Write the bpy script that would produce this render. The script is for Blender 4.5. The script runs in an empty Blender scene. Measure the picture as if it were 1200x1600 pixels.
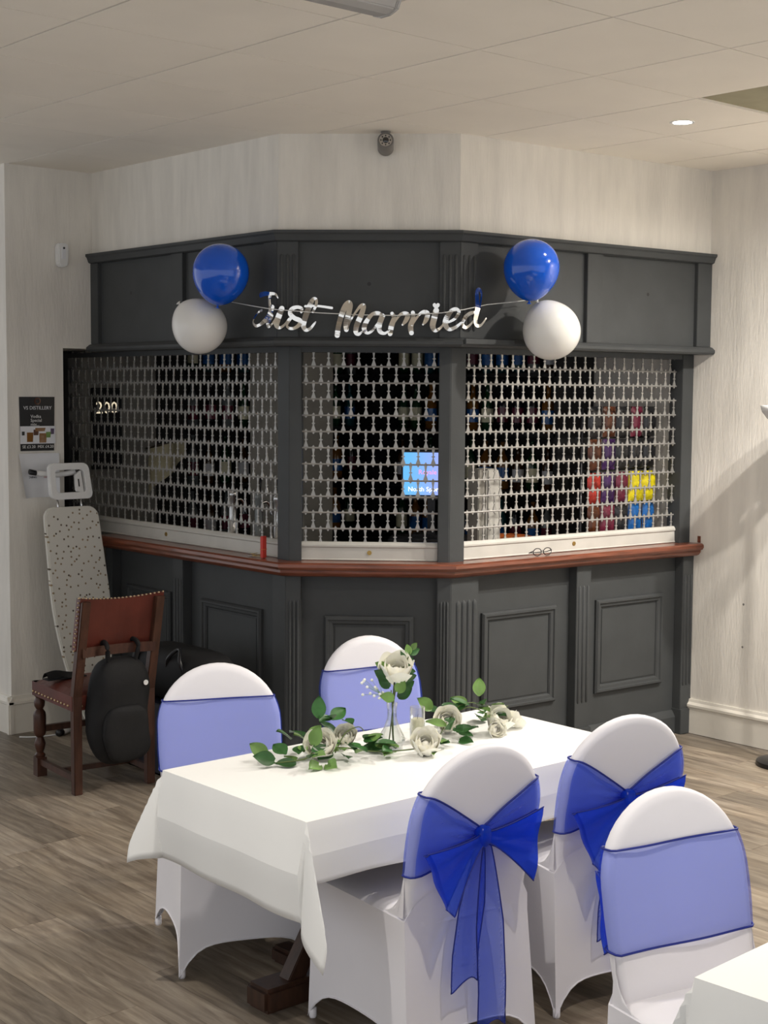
import bpy, bmesh, math, random
from mathutils import Vector, Matrix
PI = math.pi
scene = bpy.context.scene
COL = scene.collection

# ------------------------------------------------------------------ camera, world, exposure
cam_data = bpy.data.cameras.new('camera')
cam_data.sensor_fit = 'VERTICAL'
cam_data.sensor_height = 24.0
cam_data.lens = 2289.03 / 1600 * 24.0
cam_data.clip_start = 0.05
cam = bpy.data.objects.new('camera', cam_data)
COL.objects.link(cam)
cr = Vector((0.75292, -0.65808, 0.00696)); cu = Vector((0.04830, 0.06581, 0.99666)); cf = Vector((0.65634, 0.75007, -0.08133))
cam.matrix_world = Matrix(((cr.x, cu.x, -cf.x, 0), (cr.y, cu.y, -cf.y, 0), (cr.z, cu.z, -cf.z, 1.825), (0, 0, 0, 1)))
scene.camera = cam

world = bpy.data.worlds.new('world'); scene.world = world
world.use_nodes = True
world.node_tree.nodes['Background'].inputs[0].default_value = (0.95, 0.97, 1.0, 1)
world.node_tree.nodes['Background'].inputs[1].default_value = 0.76
scene.view_settings.view_transform = 'Standard'
scene.view_settings.look = 'None'
scene.view_settings.gamma = 1.0
scene.view_settings.use_curve_mapping = False
scene.view_settings.exposure = 0.40

CEIL = 2.991
# ceiling downlights, then added unseen fill spots: x, y, power, cone angle, colour
DOWNLIGHTS = [(5.18, 3.99, 4, 120), (5.85, 3.1, 46, 172), (3.75, 2.55, 9, 150), (1.4, 3.3, 22, 100), (2.5, 1.4, 18, 140), (5.5, 2.85, 44, 118)]

# ------------------------------------------------------------------ materials
def M(name, col, rough=0.5, metal=0.0, var=0.0, vscale=8.0, stretch=(1, 1, 1), bump=0.0, bscale=40.0, rnd=0.0, spec=0.5,
      coat=0.0, trans=0.0, sss=0.0, col2=None, emit=None, estr=0.0, ior=1.45, sheen=0.0):
    m = bpy.data.materials.new(name); m.use_nodes = True
    nt = m.node_tree; b = nt.nodes['Principled BSDF']
    b.inputs['Roughness'].default_value = rough; b.inputs['Metallic'].default_value = metal
    b.inputs['Specular IOR Level'].default_value = spec; b.inputs['Coat Weight'].default_value = coat
    b.inputs['Transmission Weight'].default_value = trans; b.inputs['IOR'].default_value = ior
    b.inputs['Sheen Weight'].default_value = sheen
    if sss: b.inputs['Subsurface Weight'].default_value = sss; b.inputs['Subsurface Radius'].default_value = (.02, .02, .015)
    c = (*col, 1)
    b.inputs['Base Color'].default_value = c
    if emit: b.inputs['Emission Color'].default_value = (*emit, 1); b.inputs['Emission Strength'].default_value = estr
    need = var or bump or rnd
    if need:
        tc = nt.nodes.new('ShaderNodeTexCoord'); mp = nt.nodes.new('ShaderNodeMapping')
        mp.inputs['Scale'].default_value = stretch
        nt.links.new(tc.outputs['Object'], mp.inputs['Vector'])
        oi = nt.nodes.new('ShaderNodeObjectInfo')
        add = nt.nodes.new('ShaderNodeVectorMath'); add.operation = 'ADD'
        mul = nt.nodes.new('ShaderNodeVectorMath'); mul.operation = 'SCALE'; mul.inputs[3].default_value = 17.0
        comb = nt.nodes.new('ShaderNodeCombineXYZ')
        for k in range(3): nt.links.new(oi.outputs['Random'], comb.inputs[k])
        nt.links.new(comb.outputs[0], mul.inputs[0])
        nt.links.new(mp.outputs[0], add.inputs[0]); nt.links.new(mul.outputs[0], add.inputs[1])
        if var or rnd:
            nz = nt.nodes.new('ShaderNodeTexNoise'); nz.inputs['Scale'].default_value = vscale; nz.inputs['Detail'].default_value = 6
            nt.links.new(add.outputs[0], nz.inputs['Vector'])
            mx = nt.nodes.new('ShaderNodeMix'); mx.data_type = 'RGBA'
            c2 = col2 or tuple(x * (1 - var) for x in col)
            mx.inputs[6].default_value = (*c2, 1); mx.inputs[7].default_value = (*[min(1, x * (1 + var * .5)) for x in col], 1)
            rp = nt.nodes.new('ShaderNodeMapRange'); rp.inputs[1].default_value = .3; rp.inputs[2].default_value = .7
            nt.links.new(nz.outputs['Fac'], rp.inputs[0]); nt.links.new(rp.outputs[0], mx.inputs[0])
            out = mx.outputs[2]
            if rnd:
                hs = nt.nodes.new('ShaderNodeHueSaturation')
                mr = nt.nodes.new('ShaderNodeMapRange'); mr.inputs[3].default_value = 1 - rnd; mr.inputs[4].default_value = 1 + rnd
                nt.links.new(oi.outputs['Random'], mr.inputs[0]); nt.links.new(mr.outputs[0], hs.inputs['Value'])
                nt.links.new(out, hs.inputs['Color']); out = hs.outputs[0]
            nt.links.new(out, b.inputs['Base Color'])
        if bump:
            n2 = nt.nodes.new('ShaderNodeTexNoise'); n2.inputs['Scale'].default_value = bscale; n2.inputs['Detail'].default_value = 4
            nt.links.new(add.outputs[0], n2.inputs['Vector'])
            bp = nt.nodes.new('ShaderNodeBump'); bp.inputs['Strength'].default_value = bump; bp.inputs['Distance'].default_value = .004
            nt.links.new(n2.outputs['Fac'], bp.inputs['Height']); nt.links.new(bp.outputs[0], b.inputs['Normal'])
    return m

MT = {}
MT['wall'] = M('wall_paint', (.80, .765, .70), .75, var=.10, vscale=5, stretch=(3, 3, .5), bump=.55, bscale=30)
MT['innerwall'] = M('bar_inner_wall', (.30, .285, .25), .8, var=.1)  # wall colour darkened to stand in for the shade inside the bar
MT['trim'] = M('cream_gloss', (.78, .74, .66), .4, var=.08, vscale=4)
MT['tile'] = M('ceiling_tile', (.90, .845, .755), .9, var=.03, vscale=3, bump=.1, bscale=120, rnd=.012)
MT['gap'] = M('ceiling_grid', (.30, .26, .21), .8)
MT['olive'] = M('bare_board', (.36, .33, .22), .8, var=.1)
MT['floorbase'] = M('floor_joint', (.16, .135, .11), .6)
MT['grey'] = M('charcoal_paint', (.062, .066, .068), .55, spec=.3, var=.10, vscale=6, bump=.08, bscale=60)
MT['wood'] = M('mahogany', (.21, .064, .034), .28, var=.45, vscale=6, stretch=(1, 1, 12), coat=.3)
MT['alu'] = M('shutter_metal', (.37, .362, .345), .38, metal=.35)
MT['rail'] = M('shutter_rail', (.56, .545, .50), .45, var=.08, vscale=9)
MT['brass'] = M('brass', (.45, .30, .10), .3, metal=.9)
MT['mirror'] = M('silver_card', (.78, .765, .73), .08, metal=1.0)
MT['string'] = M('banner_string', (.8, .8, .78), .4)
MT['bblue'] = M('balloon_blue', (.003, .095, .62), .14, coat=.5)
MT['bwhite'] = M('balloon_white', (.84, .83, .80), .25, sss=.2)
MT['cover'] = M('chair_cover', (.81, .795, .835), .55, var=.03, vscale=3, sheen=.2)
MT['cloth'] = M('table_cloth', (.86, .86, .84), .7, var=.02, vscale=3, bump=.12, bscale=14)
MT['darkwood'] = M('dark_oak', (.052, .024, .014), .35, var=.4, vscale=8, stretch=(6, 6, 1))
MT['oakred'] = M('chair_oak', (.075, .030, .018), .38, var=.4, vscale=8, stretch=(5, 5, 1))
MT['leather'] = M('oxblood_leather', (.125, .026, .016), .42, var=.35, vscale=5, bump=.1, bscale=90)
MT['stud'] = M('stud', (.55, .42, .26), .3, metal=.9)
MT['black'] = M('black_fabric', (.006, .006, .007), .75, var=.4, vscale=10, bump=.3, bscale=30)
MT['blackgloss'] = M('black_plastic', (.010, .010, .012), .3)
MT['navy'] = M('navy_plastic', (.012, .016, .035), .35)
MT['white'] = M('white_plastic', (.80, .80, .79), .4)
MT['whitesh'] = M('paper', (.78, .79, .82), .7, var=.03)
def glass_mat():
    m = bpy.data.materials.new('thin_glass'); m.use_nodes = True; nt = m.node_tree; N = nt.nodes.new; Lk = nt.links.new
    nt.nodes.remove(nt.nodes['Principled BSDF'])
    tr = N('ShaderNodeBsdfTransparent'); tr.inputs[0].default_value = (.975, .985, .98, 1); gl = N('ShaderNodeBsdfGlossy'); gl.inputs['Roughness'].default_value = .03
    lw = N('ShaderNodeLayerWeight'); lw.inputs[0].default_value = .28; mp = N('ShaderNodeMapRange'); mp.inputs[3].default_value = .04; mp.inputs[4].default_value = .75
    Lk(lw.outputs['Facing'], mp.inputs[0]); mx = N('ShaderNodeMixShader'); Lk(mp.outputs[0], mx.inputs[0]); Lk(tr.outputs[0], mx.inputs[1]); Lk(gl.outputs[0], mx.inputs[2])
    Lk(mx.outputs[0], nt.nodes['Material Output'].inputs[0]); return m
MT['glass'] = glass_mat()
MT['wax'] = M('wax', (.95, .90, .64), .5)
MT['leaf'] = M('leaf', (.035, .125, .028), .45, var=.4, vscale=20, rnd=.35)
MT['leafl'] = M('leaf_light', (.17, .31, .075), .45, var=.3, vscale=20, rnd=.3)
MT['stem'] = M('stem', (.10, .14, .04), .6)
MT['petal'] = M('petal', (.95, .93, .83), .6, sss=.35)
MT['gyp'] = M('gypsophila', (.9, .9, .86), .6)
MT['cctv'] = M('camera_grey', (.17, .16, .15), .4)
MT['lens'] = M('lens', (.01, .01, .012), .08, coat=1)
MT['red'] = M('red_plastic', (.55, .035, .02), .3)
MT['interior'] = M('bar_interior_dark', (.016, .016, .017), .5, var=.3)
MT['steel'] = M('steel', (.55, .55, .55), .2, metal=1)
MT['prism'] = M('prismatic_diffuser', (.72, .70, .68), .12, trans=.35, coat=.3)
MT['hemblue'] = M('sash_hem', (.008, .02, .22), .5)
for k, c in dict(bottle_green=(.01, .05, .02), bottle_brown=(.06, .025, .008), bottle_clear=(.20, .22, .22), bottle_amber=(.22, .09, .015), bottle_dark=(.012, .012, .018), bottle_teal=(.02, .09, .10)).items():
    MT[k] = M(k, c, .08, coat=.6)
for k, c in dict(pack_yellow=(.85, .72, .02), pack_brown=(.10, .03, .012), pack_purple=(.05, .015, .09), pack_red=(.42, .03, .02), pack_blue=(.02, .14, .45), pack_black=(.02, .02, .022), pack_maroon=(.16, .02, .045)).items():
    MT[k] = M(k, c, .25, var=.35, vscale=30, coat=.3)
MT['orange'] = M('orange_print', (.80, .19, .03), .35, var=.3, vscale=18, col2=(.03, .02, .02))

def plank_mat():
    m = bpy.data.materials.new('vinyl_plank'); m.use_nodes = True; nt = m.node_tree; b = nt.nodes['Principled BSDF']
    N = nt.nodes.new; Lk = nt.links.new
    tc = N('ShaderNodeTexCoord'); oi = N('ShaderNodeObjectInfo')
    off = N('ShaderNodeVectorMath'); off.operation = 'ADD'
    comb = N('ShaderNodeCombineXYZ'); mm = N('ShaderNodeMath'); mm.operation = 'MULTIPLY'; mm.inputs[1].default_value = 37
    Lk(oi.outputs['Random'], mm.inputs[0])
    for k in range(3): Lk(mm.outputs[0], comb.inputs[k])
    Lk(tc.outputs['Object'], off.inputs[0]); Lk(comb.outputs[0], off.inputs[1])
    mp = N('ShaderNodeMapping'); mp.inputs['Scale'].default_value = (19, 2.0, 1); Lk(off.outputs[0], mp.inputs[0])
    n1 = N('ShaderNodeTexNoise'); n1.inputs['Scale'].default_value = 1.6; n1.inputs['Detail'].default_value = 9; n1.inputs['Roughness'].default_value = .62
    n1.inputs['Distortion'].default_value = .6
    Lk(mp.outputs[0], n1.inputs['Vector'])
    cr_ = N('ShaderNodeValToRGB'); e = cr_.color_ramp.elements
    e[0].position = .27; e[0].color = (.115, .085, .059, 1); e[1].position = .74; e[1].color = (.40, .335, .25, 1)
    x = e.new(.5); x.color = (.245, .196, .144, 1)
    Lk(n1.outputs['Fac'], cr_.inputs[0])
    n2 = N('ShaderNodeTexNoise'); n2.inputs['Scale'].default_value = 3.5; Lk(off.outputs[0], n2.inputs['Vector'])
    hs = N('ShaderNodeHueSaturation'); mr = N('ShaderNodeMapRange'); mr.inputs[3].default_value = .66; mr.inputs[4].default_value = 1.22
    Lk(oi.outputs['Random'], mr.inputs[0]); Lk(mr.outputs[0], hs.inputs['Value']); Lk(cr_.outputs[0], hs.inputs['Color'])
    mr2 = N('ShaderNodeMapRange'); mr2.inputs[3].default_value = .7; mr2.inputs[4].default_value = 1.1
    Lk(n2.outputs['Fac'], mr2.inputs[0]); Lk(mr2.outputs[0], hs.inputs['Saturation'])
    Lk(hs.outputs[0], b.inputs['Base Color'])
    b.inputs['Roughness'].default_value = .42; b.inputs['Specular IOR Level'].default_value = .35
    bp = N('ShaderNodeBump'); bp.inputs['Strength'].default_value = .12; bp.inputs['Distance'].default_value = .002
    Lk(n1.outputs['Fac'], bp.inputs['Height']); Lk(bp.outputs[0], b.inputs['Normal'])
    return m
MT['plank'] = plank_mat()

def sash_mat(name, tcol, tf, dcol, rough=.38):
    m = bpy.data.materials.new(name); m.use_nodes = True; nt = m.node_tree
    b = nt.nodes['Principled BSDF']; out = nt.nodes['Material Output']; N = nt.nodes.new; Lk = nt.links.new
    b.inputs['Base Color'].default_value = (*dcol, 1); b.inputs['Roughness'].default_value = rough; b.inputs['Sheen Weight'].default_value = .3
    b.inputs['Sheen Tint'].default_value = (.3, .45, 1, 1)
    tr = N('ShaderNodeBsdfTransparent'); tr.inputs[0].default_value = (*tcol, 1)
    tl = N('ShaderNodeBsdfTranslucent'); tl.inputs[0].default_value = (.05, .12, .8, 1)
    m1 = N('ShaderNodeMixShader'); m1.inputs[0].default_value = .35; Lk(b.outputs[0], m1.inputs[1]); Lk(tl.outputs[0], m1.inputs[2])
    m2 = N('ShaderNodeMixShader'); m2.inputs[0].default_value = tf; Lk(m1.outputs[0], m2.inputs[1]); Lk(tr.outputs[0], m2.inputs[2])
    tc = N('ShaderNodeTexCoord'); nz = N('ShaderNodeTexNoise'); nz.inputs['Scale'].default_value = 26; nz.inputs['Detail'].default_value = 3
    mp = N('ShaderNodeMapping'); mp.inputs['Scale'].default_value = (1, 1, 2.2); Lk(tc.outputs['Object'], mp.inputs[0]); Lk(mp.outputs[0], nz.inputs['Vector'])
    bp = N('ShaderNodeBump'); bp.inputs['Strength'].default_value = .35; bp.inputs['Distance'].default_value = .01
    Lk(nz.outputs['Fac'], bp.inputs['Height']); Lk(bp.outputs[0], b.inputs['Normal'])
    Lk(m2.outputs[0], out.inputs[0])
    return m
MT['sash'] = sash_mat('blue_organza', (.76, .80, 1.0), .78, (.03, .09, .70))
MT['gather'] = sash_mat('blue_organza_gathered', (.50, .58, 1.0), .60, (.02, .09, .75), .3)
MT['dense'] = sash_mat('blue_organza_layered', (.30, .42, 1.0), .50, (.008, .085, .80), .22)

def dots_mat():
    m = bpy.data.materials.new('spotted_cotton'); m.use_nodes = True; nt = m.node_tree; b = nt.nodes['Principled BSDF']; N = nt.nodes.new; Lk = nt.links.new
    tc = N('ShaderNodeTexCoord'); v = N('ShaderNodeTexVoronoi'); v.voronoi_dimensions = '2D'; v.inputs['Scale'].default_value = 27; v.inputs['Randomness'].default_value = .95
    sx_ = N('ShaderNodeSeparateXYZ'); cb = N('ShaderNodeCombineXYZ'); Lk(tc.outputs['Object'], sx_.inputs[0]); Lk(sx_.outputs[0], cb.inputs[0]); Lk(sx_.outputs[2], cb.inputs[1]); Lk(cb.outputs[0], v.inputs['Vector'])
    lt = N('ShaderNodeMath'); lt.operation = 'LESS_THAN'; lt.inputs[1].default_value = .145; Lk(v.outputs['Distance'], lt.inputs[0])
    sp = N('ShaderNodeSeparateColor'); Lk(v.outputs['Color'], sp.inputs[0])
    g = N('ShaderNodeMath'); g.operation = 'GREATER_THAN'; g.inputs[1].default_value = .12; Lk(sp.outputs[0], g.inputs[0])
    mu = N('ShaderNodeMath'); mu.operation = 'MULTIPLY'; Lk(lt.outputs[0], mu.inputs[0]); Lk(g.outputs[0], mu.inputs[1])
    dc = N('ShaderNodeMix'); dc.data_type = 'RGBA'; dc.inputs[6].default_value = (.10, .08, .06, 1); dc.inputs[7].default_value = (.36, .27, .16, 1); Lk(sp.outputs[1], dc.inputs[0])
    mx = N('ShaderNodeMix'); mx.data_type = 'RGBA'; mx.inputs[6].default_value = (.68, .66, .60, 1); Lk(dc.outputs[2], mx.inputs[7]); Lk(mu.outputs[0], mx.inputs[0])
    Lk(mx.outputs[2], b.inputs['Base Color']); b.inputs['Roughness'].default_value = .8
    return m
MT['dots'] = dots_mat()

def screen_mat():
    m = bpy.data.materials.new('lit_screen'); m.use_nodes = True; nt = m.node_tree; b = nt.nodes['Principled BSDF']; N = nt.nodes.new; Lk = nt.links.new
    tc = N('ShaderNodeTexCoord'); sp = N('ShaderNodeSeparateXYZ'); Lk(tc.outputs['Object'], sp.inputs[0])
    mr = N('ShaderNodeMapRange'); mr.inputs[1].default_value = -.12; mr.inputs[2].default_value = .12; Lk(sp.outputs[0], mr.inputs[0])
    r = N('ShaderNodeValToRGB'); e = r.color_ramp.elements; e[0].color = (.12, .42, .85, 1); e[1].color = (.36, .32, .75, 1); Lk(mr.outputs[0], r.inputs[0])
    b.inputs['Base Color'].default_value = (.02, .02, .02, 1)
    Lk(r.outputs[0], b.inputs['Emission Color']); b.inputs['Emission Strength'].default_value = 1.0
    return m
MT['screen'] = screen_mat()
MT['scrtext'] = M('screen_text', (.9, .9, .9), emit=(.95, .95, 1), estr=1.2)
MT['scrpink'] = M('screen_pink', (.8, .3, .5), emit=(.85, .30, .55), estr=.8)
MT['lit'] = M('lamp_lens', (1, 1, 1), emit=(1, .96, .88), estr=30)
MT['menu_lit'] = M('lit_menu', (.9, .8, .6), emit=(1, .85, .6), estr=.6)

# ------------------------------------------------------------------ mesh helpers
class MB:
    def __init__(s): s.v = []; s.f = []
    def add(s, vs, fs, T=None):
        n = len(s.v)
        s.v += [tuple(T @ Vector(p)) if T else tuple(p) for p in vs]
        s.f += [tuple(i + n for i in f) for f in fs]
        return s
    def box(s, x0, x1, y0, y1, z0, z1, T=None):
        return s.add([(x0, y0, z0), (x1, y0, z0), (x1, y1, z0), (x0, y1, z0), (x0, y0, z1), (x1, y0, z1), (x1, y1, z1), (x0, y1, z1)],
                     [(3, 2, 1, 0), (4, 5, 6, 7), (0, 1, 5, 4), (1, 2, 6, 5), (2, 3, 7, 6), (3, 0, 4, 7)], T)
    def prism(s, poly, d0, d1, axis='y', T=None):
        # poly in 2D (a,b) -> axis y: (a, d, b); axis z: (a, b, d); axis x: (d, a, b)
        n = len(poly)
        f = {'y': lambda a, b, d: (a, d, b), 'z': lambda a, b, d: (a, b, d), 'x': lambda a, b, d: (d, a, b)}[axis]
        vs = [f(a, b, d0) for a, b in poly] + [f(a, b, d1) for a, b in poly]
        fs = [tuple(range(n)), tuple(range(2 * n - 1, n - 1, -1))] + [(i, (i + 1) % n, n + (i + 1) % n, n + i) for i in range(n)]
        return s.add(vs, fs, T)
    def lathe(s, prof, n=20, T=None, cap=True):
        vs = []; fs = []
        for r, z in prof:
            for k in range(n): a = 2 * PI * k / n; vs.append((r * math.cos(a), r * math.sin(a), z))
        for i in range(len(prof) - 1):
            for k in range(n): fs.append((i * n + k, i * n + (k + 1) % n, (i + 1) * n + (k + 1) % n, (i + 1) * n + k))
        if cap: fs.append(tuple(range(n - 1, -1, -1))); fs.append(tuple((len(prof) - 1) * n + k for k in range(n)))
        return s.add(vs, fs, T)
    def tube(s, pts, r, n=8, T=None, closed=False):
        pts = [Vector(p) for p in pts]; m = len(pts); vs = []; fs = []
        rr = r if isinstance(r, (list, tuple)) else [r] * m
        up = Vector((0, 0, 1))
        for i, p in enumerate(pts):
            d = (pts[(i + 1) % m] if (closed or i < m - 1) else p) - (pts[i - 1] if (closed or i > 0) else p)
            d = d.normalized() if d.length > 1e-9 else Vector((0, 0, 1))
            a = d.cross(up)
            if a.length < 1e-3: a = d.cross(Vector((1, 0, 0)))
            a.normalize(); b = d.cross(a)
            for k in range(n): t = 2 * PI * k / n; vs.append(tuple(p + (a * math.cos(t) + b * math.sin(t)) * rr[i]))
        for i in range(m if closed else m - 1):
            j = (i + 1) % m
            for k in range(n): fs.append((i * n + k, i * n + (k + 1) % n, j * n + (k + 1) % n, j * n + k))
        if not closed: fs.append(tuple(range(n - 1, -1, -1))); fs.append(tuple((m - 1) * n + k for k in range(n)))
        return s.add(vs, fs, T)
    def grid(s, fn, nu, nv, T=None):
        vs = [fn(i / nu, j / nv) for i in range(nu + 1) for j in range(nv + 1)]
        w = nv + 1
        fs = [(i * w + j, (i + 1) * w + j, (i + 1) * w + j + 1, i * w + j + 1) for i in range(nu) for j in range(nv)]
        return s.add(vs, fs, T)
    def sphere(s, r, n=16, m=10, sc=(1, 1, 1), T=None):
        return s.lathe([(max(1e-4, r * math.sin(PI * i / m)) , -r * math.cos(PI * i / m) * sc[2]) for i in range(m + 1)], n, T)
    def mesh(s, name, mat, smooth=False, bevel=None):
        me = bpy.data.meshes.new(name); me.from_pydata(s.v, [], s.f); me.update()
        bm = bmesh.new(); bm.from_mesh(me); bmesh.ops.recalc_face_normals(bm, faces=bm.faces[:])
        if bevel: bmesh.ops.bevel(bm, geom=[e for e in bm.edges if e.is_manifold and e.calc_face_angle(0) > .5], offset=bevel, segments=2, affect='EDGES', clamp_overlap=True)
        bm.to_mesh(me); bm.free()
        if smooth: me.polygons.foreach_set('use_smooth', [True] * len(me.polygons))
        me.materials.append(MT[mat] if isinstance(mat, str) else mat)
        return me
    def build(s, name, mat, parent=None, smooth=False, bevel=None, world=False, sharp=None):
        if world and parent is not None:
            inv = Matrix.Translation(-parent.location); s.v = [tuple(inv @ Vector(p)) for p in s.v]
        me = s.mesh(name, mat, smooth, bevel)
        if sharp is not None: me.set_sharp_from_angle(angle=sharp)
        o = bpy.data.objects.new(name, me); COL.objects.link(o)
        if parent is not None: o.parent = parent
        return o

def tag(o, label=None, cat=None, group=None, kind=None):
    if label: o['label'] = label
    if cat: o['category'] = cat
    if group: o['group'] = group
    if kind: o['kind'] = kind
    return o
def thing(name, label, cat, loc=(0, 0, 0), rz=0.0, group=None):
    o = bpy.data.objects.new(name, None); COL.objects.link(o); o.empty_display_size = .05
    o.location = loc; o.rotation_euler = (0, 0, rz)
    return tag(o, label, cat, group)
def inst(name, me, parent=None, loc=(0, 0, 0), rot=(0, 0, 0), sc=(1, 1, 1)):
    o = bpy.data.objects.new(name, me); COL.objects.link(o); o.parent = parent
    o.location = loc; o.rotation_euler = rot; o.scale = sc
    return o
def copy_tree(o, parent=None):
    c = o.copy(); COL.objects.link(c); c.parent = parent
    for ch in list(o.children): copy_tree(ch, c)
    return c
def struct(name, mb, mat, **k): return tag(mb.build(name, mat, **k), kind='structure')
def text_mesh(name, body, size, mat, parent, T, extrude=.0005, align='CENTER', sx=1.0):
    cu_ = bpy.data.curves.new(name, 'FONT'); cu_.body = body; cu_.size = size; cu_.extrude = extrude; cu_.align_x = align; cu_.resolution_u = 2
    t = bpy.data.objects.new(name + '_tmp', cu_); COL.objects.link(t)
    me = bpy.data.meshes.new_from_object(t.evaluated_get(bpy.context.evaluated_depsgraph_get()))
    bpy.data.objects.remove(t); bpy.data.curves.remove(cu_)
    me.transform(T @ Matrix.Diagonal((sx, 1, 1, 1))); me.materials.clear(); me.materials.append(MT[mat]); me.name = name
    o = bpy.data.objects.new(name, me); COL.objects.link(o); o.parent = parent
    return o
def catmull(pts, n=6):
    P = [Vector(p) for p in pts]; out = []
    for i in range(len(P) - 1):
        p0 = P[max(i - 1, 0)]; p1 = P[i]; p2 = P[i + 1]; p3 = P[min(i + 2, len(P) - 1)]
        for k in range(n):
            t = k / n
            out.append(.5 * ((2 * p1) + (p2 - p0) * t + (2 * p0 - 5 * p1 + 4 * p2 - p3) * t * t + (3 * p1 - p0 - 3 * p2 + p3) * t ** 3))
    out.append(P[-1]); return out

# ------------------------------------------------------------------ room shell
PF = [Vector((4.071, 7.60)), Vector((4.071, 5.405)), Vector((4.675, 4.827)), Vector((6.41, 4.72))]   # fascia line on plan
def seg(i):
    d = (PF[i + 1] - PF[i]).normalized(); n = Vector((d.y, -d.x))
    if n.dot(PF[i]) > 0: n = -n
    return PF[i], d, n, (PF[i + 1] - PF[i]).length
def FT(i, origin=Vector((0, 0, 0))):      # local (s, outward, z) -> world, for one face of the bar
    a, d, n, L = seg(i)
    return Matrix(((d.x, n.x, 0, a.x - origin.x), (d.y, n.y, 0, a.y - origin.y), (0, 0, 1, -origin.z), (0, 0, 0, 1)))
def offpoly(off):
    S = [seg(i) for i in range(3)]; out = [S[0][0] + S[0][2] * off]
    for i in range(2):
        a = S[i][0] + S[i][2] * off; b = S[i + 1][0] + S[i + 1][2] * off; d = S[i][1]; e = S[i + 1][1]
        det = d.x * -e.y + e.x * d.y; r = b - a
        t = (r.x * -e.y + e.x * r.y) / det
        out.append(a + d * t)
    out.append(S[2][0] + S[2][2] * off + S[2][1] * S[2][3]); return out
def sweep(mb, prof, pts=None, origin=Vector((0, 0, 0)), s0=None):
    # prof: list of (off, z) closed polygon; swept along the mitred bar line
    rings = [[(p.x, p.y) for p in offpoly(o)] for o, z in prof]
    n = len(prof); vs = []; fs = []
    for j in range(4):
        for k in range(n):
            x, y = rings[k][j]
            if j == 0 and s0 is not None: y = s0
            if j == 3:       # end on the right wall plane
                x2, y2 = rings[k][2]; t = (6.41 - x2) / (x - x2); x = 6.41; y = y2 + (y - y2) * t
            vs.append((x - origin.x, y - origin.y, prof[k][1] - origin.z))
    for j in range(3):
        for k in range(n): fs.append((j * n + k, j * n + (k + 1) % n, (j + 1) * n + (k + 1) % n, (j + 1) * n + k))
    fs.append(tuple(range(n))); fs.append(tuple(3 * n + k for k in range(n - 1, -1, -1)))
    mb.add(vs, fs); return mb

random.seed(4)
floor = struct('floor', MB().box(-3, 6.6, -3, 9.6, -.12, -.0025), 'floorbase')
PW, PLN = .178, 1.22
pm = MB().box(-PW / 2 + .0006, PW / 2 - .0006, -PLN / 2 + .0006, PLN / 2 - .0006, -.0025, 0).mesh('plank', 'plank')
xs = 1.35
while xs < 6.32:
    y = 1.3 - random.random() * PLN
    while y < 7.1:
        cx, cy = xs + PW / 2, y + PLN / 2
        inside_bar = cx > 4.35 and cy - PLN / 2 > 5.0 - (cx - 4.6) * .2 and (cx - 4.07) + (cy - PLN / 2 - 5.4) > .4
        beyond_left = cx > 3.9 and cy - PLN / 2 > 7.05
        if not inside_bar and not beyond_left and math.atan2(cy, cx) > .50 and math.hypot(cx, cy) > 3.0:
            inst('plank', pm, floor, (cx, cy, 0))
        y += PLN
    xs += PW

ceiling = struct('ceiling', MB().box(-3, 6.6, -3, 9.6, CEIL + .012, CEIL + .12), 'gap')
TX, TY = .607, .593
tm = MB().box(-TX / 2 + .0044, TX / 2 - .0044, -TY / 2 + .0022, TY / 2 - .0022, 0, .010).mesh('ceiling_tile', 'tile')
for a in range(-7, 8):
    for b in range(-5, 13):
        cx = 1.774 + TX * (a + .5); cy = 4.231 - TY * (b + .5)
        if cx > 6.4: continue
        if cx > 4.35 and cy > 4.95 and (cx - 4.07) + (cy - 5.4) > .75: continue
        if a == 5 and b == 1:
            oo = MB().box(-TX / 2, TX / 2, -TY / 2, TY / 2, .0085, .0115).build('bare_board', 'olive', ceiling); oo.location = (cx, cy, CEIL); tag(oo, 'olive bare board where a tile is missing'); continue
        if math.hypot(cx, cy) > 1.2 and math.atan2(cy, cx) > .2 and math.atan2(cy, cx) < 1.5 or True:
            inst('ceiling_tile', tm, ceiling, (cx, cy, CEIL))

wall_right = struct('wall_right', MB().box(6.41, 6.6, -3, 7.75, 0, CEIL + .01), 'wall')
wall_left = MB(); wall_left.box(3.573, 3.90, 7.08, 9.6, 0, CEIL + .01); wall_left.box(3.90, 4.30, 7.08, 7.65, 2.05, CEIL + .01)
wall_left = struct('wall_left', wall_left, 'wall')
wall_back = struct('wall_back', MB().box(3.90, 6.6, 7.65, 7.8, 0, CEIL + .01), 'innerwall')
# bulkhead wall above the bar fascia
bw = MB(); sweep(bw, [(-.012, 2.53), (-.012, CEIL + .008), (-.16, CEIL + .008), (-.16, 2.06), (-.055, 2.06), (-.055, 2.53)], s0=7.08)
wall_bar = struct('wall_bar', bw, 'wall')
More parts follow.
